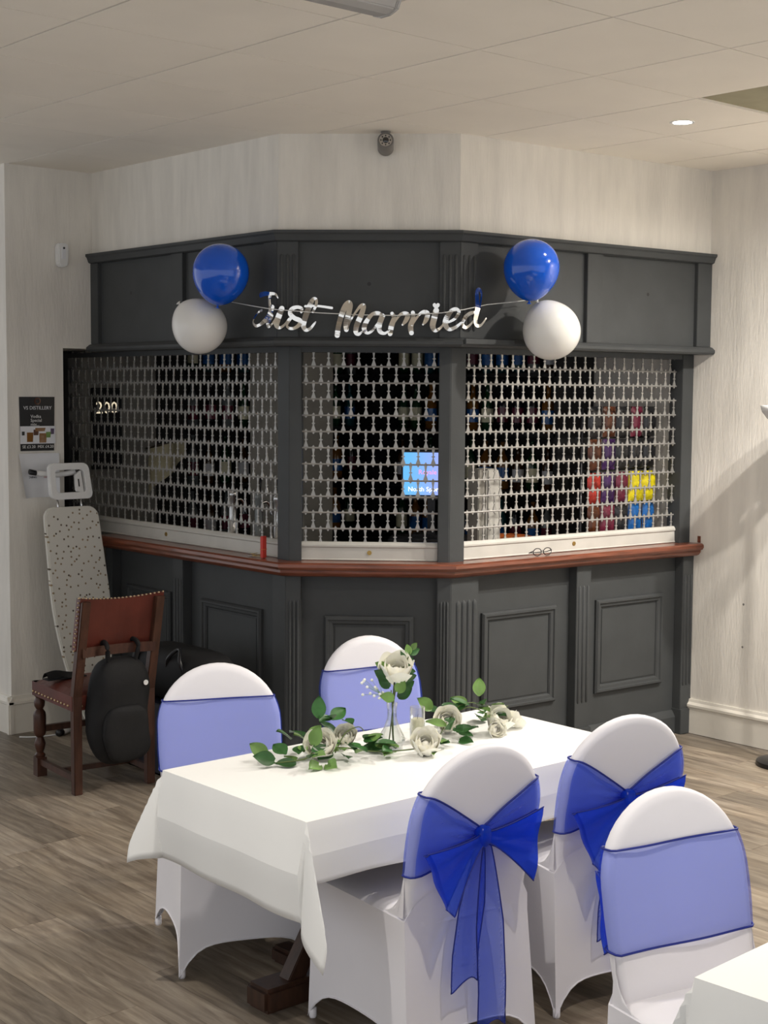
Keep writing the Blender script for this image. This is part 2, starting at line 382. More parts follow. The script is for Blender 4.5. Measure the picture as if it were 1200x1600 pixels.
# baseboards with moulded top
def baseboard(name, x0, y0, x1, y1, nx, ny, h=.165):
    prof = [(0, 0), (.020, 0), (.020, h - .045), (.026, h - .040), (.026, h - .028), (.014, h - .015), (.010, h), (0, h)]
    vs = []; n = len(prof)
    for (x, y) in ((x0, y0), (x1, y1)):
        for o, z in prof: vs.append((x + nx * o, y + ny * o, z))
    fs = [(k, (k + 1) % n, n + (k + 1) % n, n + k) for k in range(n)] + [tuple(range(n)), tuple(range(2 * n - 1, n - 1, -1))]
    return struct(name, MB().add(vs, fs), 'trim')
baseboard('baseboard_right', 6.41, -3, 6.41, 4.80, -1, 0, .185)
baseboard('baseboard_left', 3.545, 7.08, 4.10, 7.08, 0, -1, .20)
baseboard('baseboard_side', 3.573, 7.054, 3.573, 9.6, -1, 0, .20)

for (y, z) in ((4.47, .735), (4.47, .51), (4.27, .43), (4.25, .72)):
    MB().lathe([(.001, 0), (.006, 0)], 10, Matrix.Translation((6.4095, y, z)) @ Matrix.Rotation(-PI / 2, 4, 'Y'), cap=False).build('nail_hole', 'cctv', wall_right)

# ------------------------------------------------------------------ ceiling lights
spotcol = (1.0, .94, .86)
for k, (x, y, p, ang) in enumerate(DOWNLIGHTS):
    lab = ['small glowing round downlight in the ceiling right of the bar', 'round ceiling downlight near the right wall', 'round ceiling downlight above the chairs at the near end of the table',
           'added unseen fill light over the floor left of the table', 'added unseen fill light above the lower right table', 'added unseen fill light above the floor right of the chairs'][k]  # added unseen spots that brighten cloth end, lower right chair and right wall
    t = thing('downlight', lab, 'light', (x, y, CEIL), 0, 'recessed ceiling downlights')
    MB().lathe([(.040, -.001), (.050, -.003), (.054, -.001), (.054, .002), (.040, .002)], 24, cap=False).build('bezel', 'white', t, smooth=True)
    MB().lathe([(.001, -.0015), (.040, -.0015)], 24, cap=False).build('lamp_lens', 'lit', t)  # disc widened to imitate the bloom round the lamp
    ld = bpy.data.lights.new('downlight_lamp', 'SPOT'); ld.energy = p * 4; ld.spot_size = math.radians(ang); ld.spot_blend = .7 if k == 1 else .35; ld.shadow_soft_size = .035; ld.color = spotcol
    lo = bpy.data.objects.new('downlight_lamp', ld); COL.objects.link(lo); lo.parent = t; lo.location = (0, 0, -.012)
# fluorescent batten at the top of the picture
t = thing('fluorescent_light', 'clear ribbed fluorescent batten light fixed under the ceiling tiles', 'light', (2.25, 3.27, CEIL))
MB().box(-.6, .6, -.035, .035, -.03, 0).build('body', 'white', t, bevel=.004)
prof = [(-.062, -.028), (-.066, -.045), (-.052, -.072), (-.02, -.082), (.02, -.082), (.052, -.072), (.066, -.045), (.062, -.028)]
MB().prism([(a, b) for a, b in prof], -.595, .595, 'x').build('diffuser', 'prism', t, bevel=.004)
MB().prism([(a * 1.03, b * 1.02) for a, b in prof], .595, .61, 'x').build('end_cap', 'prism', t, bevel=.004)

# ------------------------------------------------------------------ bar: fascia, frame, base, worktop
BO = Vector((4.6, 5.1, 0))
fas = thing('bar_fascia', 'charcoal painted panelled fascia above the bar shutters', 'fascia', BO)
L0, L1, L2 = [seg(i)[3] for i in range(3)]
FL0 = 7.60 - 7.085      # the left face starts at the left wall
T = [FT(i, BO) for i in range(3)]
Z0, Z1 = 2.035, 2.557
MB.swp = lambda s, prof, s0=None: sweep(s, prof, origin=BO, s0=s0)
MB().swp([(.0, Z1 - .05), (.012, Z1 - .045), (.022, Z1 - .02), (.030, Z1 - .012), (.030, Z1), (-.05, Z1), (-.05, Z1 - .05)], 7.08).build('cornice', 'grey', fas)
MB().swp([(-.16, Z0), (.022, Z0), (.030, Z0 + .010), (.030, Z0 + .022), (.012, Z0 + .036), (0, Z0 + .040), (-.16, Z0 + .04)], 7.08).build('bottom_moulding', 'grey', fas)
def fbox(i, s0, s1, y0, y1, z0, z1, name, parent, mat='grey', bevel=.002, TT=None):
    return MB().box(s0, s1, y0, y1, z0, z1, (TT or T)[i]).build(name, mat, parent, bevel=bevel)
zc0, zc1 = Z0 + .04, Z1 - .05
# recessed panels
for i, a, b in ((0, FL0 + .07, 1.32), (0, 1.41, 2.10), (1, .09, .75), (2, .10, .82), (2, .915, 1.635)):
    fbox(i, a, b, -.05, -.022, zc0 - .005, zc1 + .005, 'panel', fas, bevel=None)
for i, a, b in ((0, FL0, FL0 + .082), (0, 1.313, 1.417), (2, .815, .922), (2, 1.627, L2)):
    fbox(i, a, b, -.05, 0, zc0, zc1, 'stile', fas)
def fluted(i, s0, s1, yb, yf, z0, z1, name, parent, zf0, zf1, nfl=3):
    o = fbox(i, s0, s1, yb, yf, z0, z1, name, parent)
    w = (s1 - s0)
    m = []
    for k in range(nfl):
        c = s0 + w * (k + .75) / (nfl + .5); r = w / (nfl + .5) * .28
        mb = MB()
        def reed(u, v, c=c, r=r):
            a = PI * u; endf = min(1, min(v, 1 - v) / .02)
            return (c - r * math.cos(a) * endf, yf + .007 * math.sin(a) * endf, zf0 + (zf1 - zf0) * v)
        mb.grid(lambda u, v: reed(u, [0, .01, .02, .98, .99, 1][round(v * 5)]), 6, 5, T[i])
        mb.build('reed', 'grey', o, smooth=True)
    return o
fluted(2, 0, .107, -.05, 0, zc0, zc1, 'pilaster', fas, zc0 + .03, zc1 - .055)
fluted(1, .742, L1, -.05, 0, zc0, zc1, 'pilaster', fas, zc0 + .03, zc1 - .055)
fluted(1, 0, .097, -.05, 0, zc0, zc1, 'pilaster', fas, zc0 + .03, zc1 - .055)
fbox(0, 2.093, L0, -.05, 0, zc0, zc1, 'pilaster', fas)
fbox(2, 0, .30, .028, .042, Z0 + .012, Z0 + .036, 'loose_moulding', fas)
for i, s, z in ((0, .90, 2.335), (1, .42, 2.318), (2, 1.27, 2.33)):
    MB().lathe([(.001, 0), (.009, 0)], 12, T[i] @ Matrix.Translation((s, -.0205, z)) @ Matrix.Rotation(-PI / 2, 4, 'X'), cap=False).build('screw_hole', 'blackgloss', fas)

# posts between the shutters
frame = thing('shutter_surround', 'charcoal painted posts and head rail framing the shutters', 'frame', BO)
PO = -.105
def corner_post(j, sa, sb, zlo, zhi, off, depth, name, parent):
    # post wrapped round corner j (1 or 2) of the bar line: sa on the left face side, sb on the right
    P0 = offpoly(off)[j]; P1 = offpoly(off - depth)[j]
    a, d, n, L = seg(j - 1); a2, d2, n2, LL = seg(j)
    A = a + n * off + d * sa; A2 = A - n * depth; B = a2 + n2 * off + d2 * sb; B2 = B - n2 * depth
    poly = [A, P0, B, B2, P1, A2]
    return MB().prism([(p.x - BO.x, p.y - BO.y) for p in poly], zlo, zhi, 'z').build(name, 'grey', parent, bevel=.003)
corner_post(1, 2.06, .102, 1.03, Z0, PO, .09, 'post', frame)
corner_post(2, .743, .132, 1.03, Z0, PO, .09, 'post', frame)
fbox(2, 1.647, 1.742, PO - .09, PO, 1.03, Z0, 'post', frame)
fbox(0, -.04, .035, PO - .10, PO - .02, .9, 2.05, 'guide_channel', frame, mat='blackgloss')
MB().swp([(PO - .005, Z0 - .025), (PO - .005, Z0), (PO - .09, Z0), (PO - .09, Z0 - .025)], 7.6).build('head_rail', 'grey', frame)

# base
base = thing('bar_counter', 'charcoal painted panelled bar front below the wooden worktop', 'bar', BO)
BPO, BPD = -.075, .055
ZT = .965
MB().swp([(BPO - BPD, 0), (BPO - BPD, ZT), (BPO - BPD - .03, ZT), (BPO - BPD - .03, 0)], 7.08).build('backing', 'grey', base)
MB().swp([(BPO - BPD, 0), (BPO - BPD + .028, 0), (BPO - BPD + .028, .09), (BPO - BPD + .02, .105), (BPO - BPD + .006, .125), (BPO - BPD, .125)], 7.08).build('plinth', 'grey', base)
def base_pil(name, i, a, b):
    o = fluted(i, a, b, BPO - BPD, BPO, 0, ZT, 'pilaster', base, .26, .865)
    fbox(i, a - .006, b + .006, BPO - BPD, BPO + .012, 0, .135, 'pilaster_foot', base)
corner_post(1, 2.06, .104, 0, ZT, BPO, BPD, 'pilaster', base)
corner_post(2, .743, .20, 0, ZT, BPO, BPD, 'pilaster', base)
for (i, s0, s1, n) in ((1, .045, .10, 3), (1, .755, .80, 3), (2, .055, .19, 4)):
    for k in range(n):
        c = s0 + (s1 - s0) * (k + .5) / n; r = (s1 - s0) / n * .38
        MB().grid(lambda u, v, c=c, r=r: (c - r * math.cos(PI * u) * min(1, min(v, 1 - v) / .02), BPO + .008 * math.sin(PI * u) * min(1, min(v, 1 - v) / .02), .20 + .655 * v), 6, 50, T[i]).build('reed', 'grey', base, smooth=True)
base_pil('pilaster', 2, .853, .956); base_pil('pilaster', 2, 1.65, 1.742); base_pil('pilaster', 0, 1.205, 1.295)
base_pil('pilaster', 0, .53, .60)
def moulding(i, s0, s1, z0, z1, parent):
    # picture-frame moulding: profile swept round a rectangle
    yb = BPO - BPD
    prof = [(0, 0), (0, .012), (.008, .022), (.018, .022), (.022, .014), (.036, .012), (.042, .004), (.042, 0)]
    vs = []; n = len(prof); fs = []
    for (sx, sz, dx, dz) in ((s0, z0, 1, 1), (s1, z0, -1, 1), (s1, z1, -1, -1), (s0, z1, 1, -1)):
        for a, b in prof: vs.append((sx + dx * a, yb + b, sz + dz * a))
    for j in range(4):
        for k in range(n): fs.append((j * n + k, j * n + (k + 1) % n, ((j + 1) % 4) * n + (k + 1) % n, ((j + 1) % 4) * n + k))
    o = MB().add(vs, fs, T[i]).build('panel_moulding', 'grey', parent)
    fbox(i, s0 + .05, s1 - .05, yb - .01, yb + .004, z0 + .05, z1 - .05, 'panel', parent)
for i, a, b in ((2, .262, .756), (2, 1.04, 1.545), (1, .212, .633), (0, 1.398, 1.914), (0, .68, 1.112)): moulding(i, a, b, .285, .772, base)

# wooden worktop
top = thing('worktop', 'polished reddish brown wooden bar top with moulded edge', 'bar top', BO)
MB().swp([(-.055, .965), (-.040, .972), (-.030, .985), (-.030, .997), (-.018, 1.000), (-.010, 1.012), (-.012, 1.026), (-.022, 1.033), (-.50, 1.033), (-.50, .965)], 7.08).build('board', 'wood', top, sharp=.6)
fbox(2, 1.735, 1.748, -.21, -.030, 1.033, 1.073, 'upstand', top, mat='wood')

# ------------------------------------------------------------------ roller shutters
SO = -.150
PITCH, ROW = .0705, .0762
link_half = [(.0, -.013), (.0055, -.006), (.0045, .0), (.0112, .004), (.0100, .010), (.0050, .024), (.0028, .032), (.0032, .0345), (.0086, .0370), (.0086, .0395), (.0032, .0420), (.0028, .0445),
             (.0042, .056), (.0066, .067), (.0066, .0722), (.0045, ROW), (.0055, ROW + .006), (.0, ROW + .013)]
poly = link_half + [(-x, z) for x, z in link_half[-2:0:-1]]
lm = MB()
n = len(poly)
lm.add([(a, .0025, b) for a, b in poly] + [(a, -.0025, b) for a, b in poly],
       [(i, (i + 1) % n, n + (i + 1) % n, n + i) for i in range(n)])
half = len(link_half)
def capf(base_i, flip):
    fs = []
    for k in range(half - 1):
        a, b = k, k + 1; c, d = (n - (k + 1)) % n, (n - k) % n
        q = [a, b] + ([c] if c != b else []) + ([d] if d != a else [])
        q = [x + base_i for x in dict.fromkeys(q)]
        if len(q) >= 3: fs.append(tuple(q[::-1] if flip else q))
    return fs
lm.f += capf(0, False) + capf(n, True)
link_me = lm.mesh('link', 'alu')
def shutter(i, s0, s1, label, cap=300, near_high=True):
    mid = Vector((*(seg(i)[0] + seg(i)[1] * ((s0 + s1) / 2)), 0)) + Vector((seg(i)[2].x, seg(i)[2].y, 0)) * SO
    d = seg(i)[1]
    rz = math.atan2(d.y, d.x)
    root = thing('roller_shutter', label, 'shutter', (mid.x, mid.y, 1.033), rz, 'bar roller shutters')
    w = s1 - s0; zb = .088; zt = Z0 - 1.033 + .01
    MB().prism([(-a, b) for a, b in [(-.012, 0), (.014, 0), (.018, .004), (.014, .010), (.012, .060), (.018, .066), (.018, .074), (.008, zb), (-.012, zb)]], -w / 2, w / 2, 'x').build('bottom_rail', 'rail', root)
    lk = MB().lathe([(.001, .004), (.011, .004), (.011, 0)], 16, Matrix.Translation((0, 0, .038)) @ Matrix.Rotation(PI / 2, 4, 'X') @ Matrix.Translation((0, 0, .012)), cap=False).build('lock', 'brass', root)
    rows = int((zt - zb) / ROW) + 1
    links = []
    for r in range(rows + 1):
        z = zb + .012 + r * ROW - ROW * .35
        if z > zb - .01 and z < zt: MB().tube([(-w / 2, 0, z), (w / 2, 0, z)], .0046, 6).build('rod', 'alu', root)
        if r < rows:
            x = -w / 2 + PITCH * (.25 + .5 * (r % 2))
            while x < w / 2 - .006:
                links.append((x, z)); x += PITCH
    # sort so that the ones nearest the viewer come first
    links.sort(key=lambda q: -q[0] if near_high else q[0])
    for x, z in links[:cap]:
        inst('link', link_me, root, (x, 0, z))
    rest = links[cap:]
    if rest:
        mb = MB()
        for x, z in rest: mb.add(lm.v, lm.f, Matrix.Translation((x, 0, z)))
        tag(mb.build('links', 'alu', root), 'links at the far end of the shutter', kind='stuff')
    return root
sh = [shutter(0, .03, 2.06, 'dim metal grille shutter on the left face of the bar behind the ironing board'),
      shutter(1, .102, .743, 'narrow metal grille shutter in the middle of the bar showing a lit screen'),
      shutter(2, .132, 1.647, 'brightly lit metal grille shutter on the right face of the bar', near_high=False)]

# ------------------------------------------------------------------ banner and balloons
LETTERS = [
  ('J', [
    ([(-0.0716,2.2647),(-0.0414,2.2686),(-0.0034,2.2678),(0.0189,2.2649),(0.0301,2.2481)], [0.034,0.03,0.022,0.014,0.006]),
    ([(-0.0018,2.2649),(-0.013,2.2317),(-0.0243,2.1937),(-0.0495,2.1511),(-0.0823,2.1303),(-0.1111,2.1263),(-0.1335,2.144),(-0.1319,2.1684),(-0.1111,2.1896),(-0.088,2.197)], [0.016,0.02,0.03,0.034,0.02,0.018,0.016,0.014,0.012,0.016]),
  ]),
  ('u', [
    ([(0.0019,2.2082),(-0.017,2.1693),(-0.0308,2.136),(-0.021,2.1203),(0.002,2.1327),(0.0214,2.164),(0.0432,2.2002)], [0.03,0.04,0.034,0.02,0.014,0.012,0.03]),
    ([(0.0466,2.2016),(0.0287,2.1593),(0.0224,2.128),(0.0361,2.115),(0.0579,2.1281),(0.0798,2.1571),(0.0876,2.1538)], [0.034,0.038,0.034,0.02,0.014,0.012,0.01]),
  ]),
  ('s', [
    ([(0.1356,2.1862),(0.137,2.202),(0.1161,2.2077),(0.0919,2.199),(0.0846,2.1778),(0.1041,2.1587),(0.1284,2.1477),(0.126,2.1299),(0.1042,2.1139),(0.0823,2.1124),(0.0691,2.1258),(0.0846,2.1509)], [0.016,0.02,0.022,0.026,0.028,0.028,0.03,0.026,0.02,0.018,0.014,0.01]),
  ]),
  ('t', [
    ([(0.189,2.1864),(0.2035,2.2177),(0.2034,2.2426),(0.1888,2.2425),(0.172,2.2079),(0.1527,2.1622),(0.144,2.1261),(0.1552,2.106),(0.1747,2.1119),(0.1916,2.1312),(0.1998,2.1418)], [0.014,0.018,0.018,0.024,0.034,0.036,0.032,0.024,0.018,0.014,0.008]),
    ([(0.154,2.2117),(0.2108,2.2129),(0.2748,2.2046)], [0.014,0.014,0.016]),
  ]),
  ('M', [
    ([(0.2986,2.0827),(0.3042,2.1221),(0.32,2.175),(0.3368,2.2135),(0.3502,2.2298),(0.358,2.2159),(0.3491,2.1704),(0.34,2.1367),(0.3402,2.1079)], [0.034,0.032,0.034,0.038,0.03,0.032,0.034,0.034,0.03]),
    ([(0.3402,2.1089),(0.3589,2.1464),(0.3853,2.1897),(0.4045,2.2137),(0.4181,2.2138),(0.4072,2.1706),(0.388,2.1273),(0.3834,2.0985),(0.3955,2.0875),(0.411,2.0986)], [0.02,0.012,0.014,0.022,0.03,0.034,0.034,0.03,0.022,0.01]),
  ]),
  ('a', [
    ([(0.5054,2.1663),(0.4879,2.1823),(0.4589,2.1776),(0.4301,2.14),(0.4216,2.1112),(0.4362,2.0928),(0.4594,2.1045),(0.4824,2.1345),(0.5042,2.168)], [0.02,0.022,0.022,0.03,0.03,0.018,0.016,0.014,0.012]),
    ([(0.5042,2.1692),(0.4911,2.1317),(0.4931,2.1012),(0.5146,2.0915),(0.5377,2.106)], [0.034,0.034,0.028,0.018,0.01]),
  ]),
  ('r', [
    ([(0.547,2.182),(0.5565,2.1608),(0.5451,2.1233),(0.5396,2.0899)], [0.022,0.03,0.034,0.03]),
    ([(0.5475,2.1205),(0.575,2.1666),(0.598,2.1828),(0.6183,2.1754),(0.611,2.1513),(0.5955,2.1305)], [0.01,0.016,0.022,0.03,0.028,0.012]),
    ([(0.6414,2.1859),(0.6434,2.1612),(0.6321,2.1238),(0.6364,2.0939)], [0.026,0.03,0.034,0.03]),
    ([(0.6379,2.1267),(0.6676,2.1745),(0.6906,2.1901),(0.708,2.1816),(0.7013,2.1528),(0.6882,2.1327)], [0.01,0.016,0.022,0.03,0.028,0.012]),
  ]),
  ('i', [
    ([(0.7472,2.1961),(0.7383,2.1616),(0.7317,2.1271),(0.7434,2.1059),(0.7665,2.1175),(0.7847,2.1417)], [0.036,0.038,0.036,0.024,0.016,0.01]),
  ]),
  ('e', [
    ([(0.7951,2.1406),(0.8296,2.158),(0.8501,2.1868),(0.8378,2.2028),(0.8165,2.1947),(0.7949,2.1636),(0.7894,2.1331),(0.807,2.112),(0.8358,2.1219),(0.8598,2.141)], [0.012,0.018,0.02,0.02,0.026,0.034,0.034,0.024,0.02,0.014]),
  ]),
  ('d', [
    ([(0.9303,2.1903),(0.9012,2.1823),(0.8786,2.1596),(0.8715,2.1353),(0.893,2.121),(0.9196,2.1369),(0.9421,2.1706)], [0.02,0.024,0.03,0.028,0.02,0.014,0.012]),
    ([(0.9399,2.1676),(0.9645,2.2205),(0.9847,2.2677),(0.9765,2.2933),(0.9611,2.2908),(0.9539,2.2547),(0.944,2.2024),(0.9401,2.1561),(0.9543,2.1323),(0.9791,2.1354),(0.9989,2.1651)], [0.01,0.012,0.014,0.022,0.026,0.034,0.036,0.034,0.024,0.016,0.01]),
  ]),
]

bnr = thing('banner', 'silver mirrored Just Married letter banner strung across the bar fascia', 'banner', (4.42, 5.0, 2.2))
BV = offpoly(.045); BL = [(BV[i + 1] - BV[i]).length for i in range(3)]
def on_bar(s, z, out=0.0):
    q = s + BL[0]; i = 0
    while i < 2 and q > BL[i]: q -= BL[i]; i += 1
    d = (BV[i + 1] - BV[i]).normalized(); nn = seg(i)[2]
    p = BV[i] + d * q + nn * out
    return Vector((p.x, p.y, z))
bi = Matrix.Translation(-bnr.location)
def ribbon(mb, pts, ws, th=.0022):
    c = catmull([(p[0], p[1], w) for p, w in zip(pts, ws)], 5); m = len(c)
    fr = []; 
    left = []; right = []
    for k, p in enumerate(c):
        a = c[max(k - 1, 0)]; b = c[min(k + 1, m - 1)]
        t = Vector((b.x - a.x, b.y - a.y)); t.normalize(); nn = Vector((-t.y, t.x)) * p.z * .36
        left.append((p.x + nn.x, p.y + nn.y)); right.append((p.x - nn.x, p.y - nn.y))
    # rounded ends
    def cap(p, q, outd):
        cx, cy = (p[0] + q[0]) / 2, (p[1] + q[1]) / 2; r = math.hypot(p[0] - q[0], p[1] - q[1]) / 2
        return cx, cy, r
    vs = []; fs = []
    n0 = len(left)
    for k in range(n0):
        wob = .010 * math.sin(left[k][1] * 34 + left[k][0] * 9)
        for q in (left[k], right[k]):
            vs.append(tuple(bi @ on_bar(q[0], q[1], wob))); vs.append(tuple(bi @ on_bar(q[0], q[1], wob - th)))
    for k in range(n0 - 1):
        a = 4 * k; b = a + 4
        fs += [(a, a + 2, b + 2, b), (a + 1, b + 1, b + 3, a + 3), (a, b, b + 1, a + 1), (a + 2, a + 3, b + 3, b + 2)]
    fs += [(0, 1, 3, 2), (4 * n0 - 4, 4 * n0 - 2, 4 * n0 - 1, 4 * n0 - 3)]
    mb.add(vs, fs)
    for p, w, tdir in ((c[0], c[0].z, None), (c[-1], c[-1].z, None)):
        vs = []; k = 10
        for sgn in (0, -th):
            for j in range(k): vs.append(tuple(bi @ on_bar(p.x + w * .36 * math.cos(2 * PI * j / k), p.y + w * .36 * math.sin(2 * PI * j / k), sgn + .010 * math.sin(p.y * 34 + p.x * 9))))
        mb.add(vs, [tuple(range(k)), tuple(range(2 * k - 1, k - 1, -1))] + [(j, (j + 1) % k, k + (j + 1) % k, k + j) for j in range(k)])
for nm, strokes in LETTERS:
    mb = MB()
    for pts, ws in strokes: ribbon(mb, pts, ws)
    o = mb.build('letter', 'mirror', bnr)
hp = []
for k in range(24):
    a = 2 * PI * k / 24; hp.append((.747 + .0011 * 16 * math.sin(a) ** 3 * .92, 2.2162 + .0011 * (13 * math.cos(a) - 5 * math.cos(2 * a) - 2 * math.cos(3 * a) - math.cos(4 * a))))
vs = [tuple(bi @ on_bar(a, b, 0)) for a, b in hp] + [tuple(bi @ on_bar(a, b, -.0022)) for a, b in hp]
MB().add(vs, [tuple(range(24)), tuple(range(47, 23, -1))] + [(k, (k + 1) % 24, 24 + (k + 1) % 24, 24 + k) for k in range(24)]).build('heart', 'mirror', bnr)
STR = [(-0.3643, 2.2513), (-0.1443, 2.2186), (0.0, 2.1985), (0.034, 2.1958), (0.2206, 2.1822), (0.3951, 2.1744), (0.5691, 2.1723), (0.7716, 2.1847), (0.8717, 2.2005), (1.0072, 2.2281), (1.1651, 2.2465), (1.2947, 2.2639)]
MB().tube([bi @ on_bar(s, z, .003) for s, z in STR], .0022, 6).build('string', 'string', bnr, smooth=True)

def balloon(face, s, z, r, mat, tilt, label, stretch=1.06, off=.166):
    a, d, n, L = seg(face); p = a + d * s + n * off
    t = thing('balloon', label, 'balloon', (p.x, p.y, z), 0, 'party balloons on the bar fascia')
    prof = []
    for k in range(33):
        u = PI * k / 32
        rr = r * math.sin(u) * (1 - .06 * math.cos(u)); zz = -r * stretch * math.cos(u)
        if zz < -.6 * r: zz -= .05 * r * ((-zz / r - .6) / .45) ** 2
        prof.append((max(rr, .0005), zz))
    R = Matrix.Rotation(tilt[0], 4, cr) @ Matrix.Rotation(tilt[1], 4, cf)
    MB().lathe(prof, 40, R).build('body', mat, t, smooth=True)
    kn = MB().lathe([(.004, -r * stretch * 1.09), (.0045, -r * stretch * 1.06), (.008, -r * stretch * 1.03)], 12, R)
    kn.lathe([(.004, -r * stretch * 1.09), (.012, -r * stretch * 1.14), (.010, -r * stretch * 1.14), (.003, -r * stretch * 1.09)], 12, R, cap=False)
    kn.build('knot', mat, t, smooth=True)
    return t
balloon(0, 1.987, 2.362, .130, 'bblue', (.0, .10), 'shiny royal blue balloon at the left end of the banner')
balloon(0, 1.809, 2.131, .128, 'bwhite', (0, 2.4), 'white balloon under the blue one at the left end of the banner', 1.02)
balloon(2, .282, 2.389, .128, 'bblue', (0, .05), 'shiny royal blue balloon at the right end of the banner', 1.07)
balloon(2, .413, 2.118, .133, 'bwhite', (0, 2.7), 'white balloon under the blue one at the right end of the banner', 1.03)

# ------------------------------------------------------------------ wall and ceiling fittings
t = thing('security_camera', 'small grey bullet security camera hanging under the ceiling above the bar', 'camera', (4.40, 5.035, CEIL))
MB().lathe([(.022, 0), (.022, -.006), (.008, -.010), (.008, -.028)], 16).build('mount', 'cctv', t, smooth=True)
R = Matrix.Translation((-.02, -.02, -.058)) @ Matrix.Rotation(math.radians(45 + 90), 4, 'Z') @ Matrix.Rotation(math.radians(112), 4, 'X')
R = Matrix.Translation((-.012, -.014, -.055)) @ cf.to_track_quat('Z', 'Y').to_matrix().to_4x4() @ Matrix.Rotation(math.radians(8), 4, 'X')
MB().lathe([(.030, .07), (.036, .06), (.037, -.035), (.035, -.042), (.031, -.042), (.030, -.036)], 24, R).build('housing', 'cctv', t, smooth=True, sharp=.6)
MB().lathe([(.001, -.0375), (.029, -.0375)], 24, R, cap=False).build('lens_ring', 'steel', t)
MB().lathe([(.001, -.044), (.008, -.043), (.014, -.0385)], 16, R, cap=False).build('lens', 'lens', t, smooth=True)
mb = MB()
for k in range(8): mb.lathe([(.001, -.040), (.0032, -.040), (.0032, -.037)], 8, R @ Matrix.Rotation(k * PI / 4, 4, 'Z') @ Matrix.Translation((.021, 0, 0)), cap=False)
mb.build('infrared_ring', 'blackgloss', t)
MB().tube([(.012, .01, 0), (.03, 0, -.012), (.02, -.01, -.035), (.0, -.005, -.045)], .003, 6).build('cable', 'blackgloss', t)

t = thing('motion_sensor', 'white alarm motion sensor on the wall left of the bar', 'sensor', (3.887, 7.08, 2.54))
MB().prism([(-.030, -.042), (-.018, -.062), (.018, -.062), (.030, -.042), (.031, .05), (.024, .062), (-.024, .062), (-.031, .05)], -.045, 0, 'y').build('body', 'white', t, bevel=.006)
MB().prism([(-.012, -.02), (.012, -.02), (.012, .035), (.006, .045), (-.006, .045), (-.012, .035)], -.0475, -.043, 'y').build('lens', 'whitesh', t, bevel=.002)
MB().sphere(.006, 10, 8, T=Matrix.Translation((0, -.048, .036))).build('indicator', 'blackgloss', t)

t = thing('poster', 'black drinks poster with white lettering and prices taped to left wall', 'poster', (3.741, 7.08, 1.646))
MB().grid(lambda u, v: (-.104 + .208 * u + .006 * (1 - v) * (1 - 2 * u), -.004 - .004 * math.sin(PI * u) * v, -.143 + .286 * v), 8, 10).build('sheet', 'blackgloss', t)
TX_ = lambda x, z, y=-.011: Matrix.Translation((x, y, z)) @ Matrix.Rotation(PI / 2, 4, 'X')
text_mesh('title', 'VS DISTILLERY', .026, 'whitesh', t, TX_(0, .076))
for k, w in enumerate(('Vodka', 'Special', 'mix...')): text_mesh('heading', w, .024, 'white', t, TX_(-.042, .032 - .021 * k), align='LEFT')
text_mesh('price', 'SE £3.20  MIX £4.20', .022, 'white', t, TX_(0, -.128))
MB().lathe([(.012, 0), (.019, 0)], 20, TX_(0, .120), cap=False).build('emblem', 'pack_brown', t)
MB().box(-.102, .102, -.0105, -.009, -.105, -.012).build('photo_print', 'whitesh', t)
for k, (x, z, wd, hh, m) in enumerate(((-.045, -.07, .038, .05, 'bottle_amber'), (.03, -.075, .044, .05, 'bottle_amber'), (.062, -.058, .028, .03, 'leafl'), (-.01, -.045, .03, .03, 'pack_brown'), (.015, -.03, .06, .018, 'bottle_amber'), (.085, -.04, .02, .03, 'pack_purple'), (-.085, -.05, .016, .02, 'pack_black'))):
    MB().prism([(x - wd / 2, z - hh / 2), (x + wd / 2 * .8, z - hh / 2), (x + wd / 2, z + hh / 2), (x - wd / 2, z + hh / 2)], -.0112 - .0002 * k, -.0104, 'y').build('printed_drink', m, t)

t = thing('paper_leaflet', 'pale curling paper sheet fixed to the wall below the poster', 'paper', (3.745, 7.08, 1.37))
MB().grid(lambda u, v: (-.118 + .236 * u + .018 * (1 - v) * (1 - 2 * u), -.004 - .05 * (1 - v) * (abs(2 * u - 1)) ** 3 - .01 * v, -.115 + .235 * v), 14, 8).build('sheet', 'whitesh', t, smooth=True)
text_mesh('lettering', 'OPENING', .016, 'navy', t, TX_(-.05, -.012, -.013))
text_mesh('lettering', 'TIMES', .016, 'red', t, TX_(.045, -.012, -.013))

# ------------------------------------------------------------------ ironing board
t = thing('ironing_board', 'white spotted ironing board standing on its nose against the left wall', 'ironing board', (3.90, 6.76, 0), 0)
lean = lambda x, y, z: (x + (-.055) * z / 1.2, y + .16 * z / 1.2, z)
def bw_(z):   # half width at height z
    if z < .78: return .172 * math.sin(min(1, max(z, 0) / .78 + .04) * PI / 2) ** .8
    return .172 - .014 * (z - .78) / .42
outl = []
zs = [.015 + .765 * (k / 16) ** 1.4 for k in range(17)] + [.85, .95, 1.05, 1.12, 1.15]
for z in zs: outl.append((bw_(z) if z > .02 else .012, z))
for k in range(1, 7): a = k / 6 * PI / 2; outl.append((bw_(1.15) - .06 * (1 - math.cos(a)), 1.15 + .06 * math.sin(a)))
full = outl + [(-x, z) for x, z in outl[::-1]]
mb = MB(); mb.prism(full, -.016, .016, 'y'); mb.v = [lean(*p) for p in mb.v]
mb.build('board', 'dots', t, bevel=.006)
def rrect(cx, cz, hw, hh, r, n=5):
    out = []
    for (sx, sz, a0) in ((1, 1, 0), (-1, 1, PI / 2), (-1, -1, PI), (1, -1, 3 * PI / 2)):
        for k in range(n + 1): a = a0 + PI / 2 * k / n; out.append((cx + sx * (hw - r) + r * math.cos(a), cz + sz * (hh - r) + r * math.sin(a)))
    return out
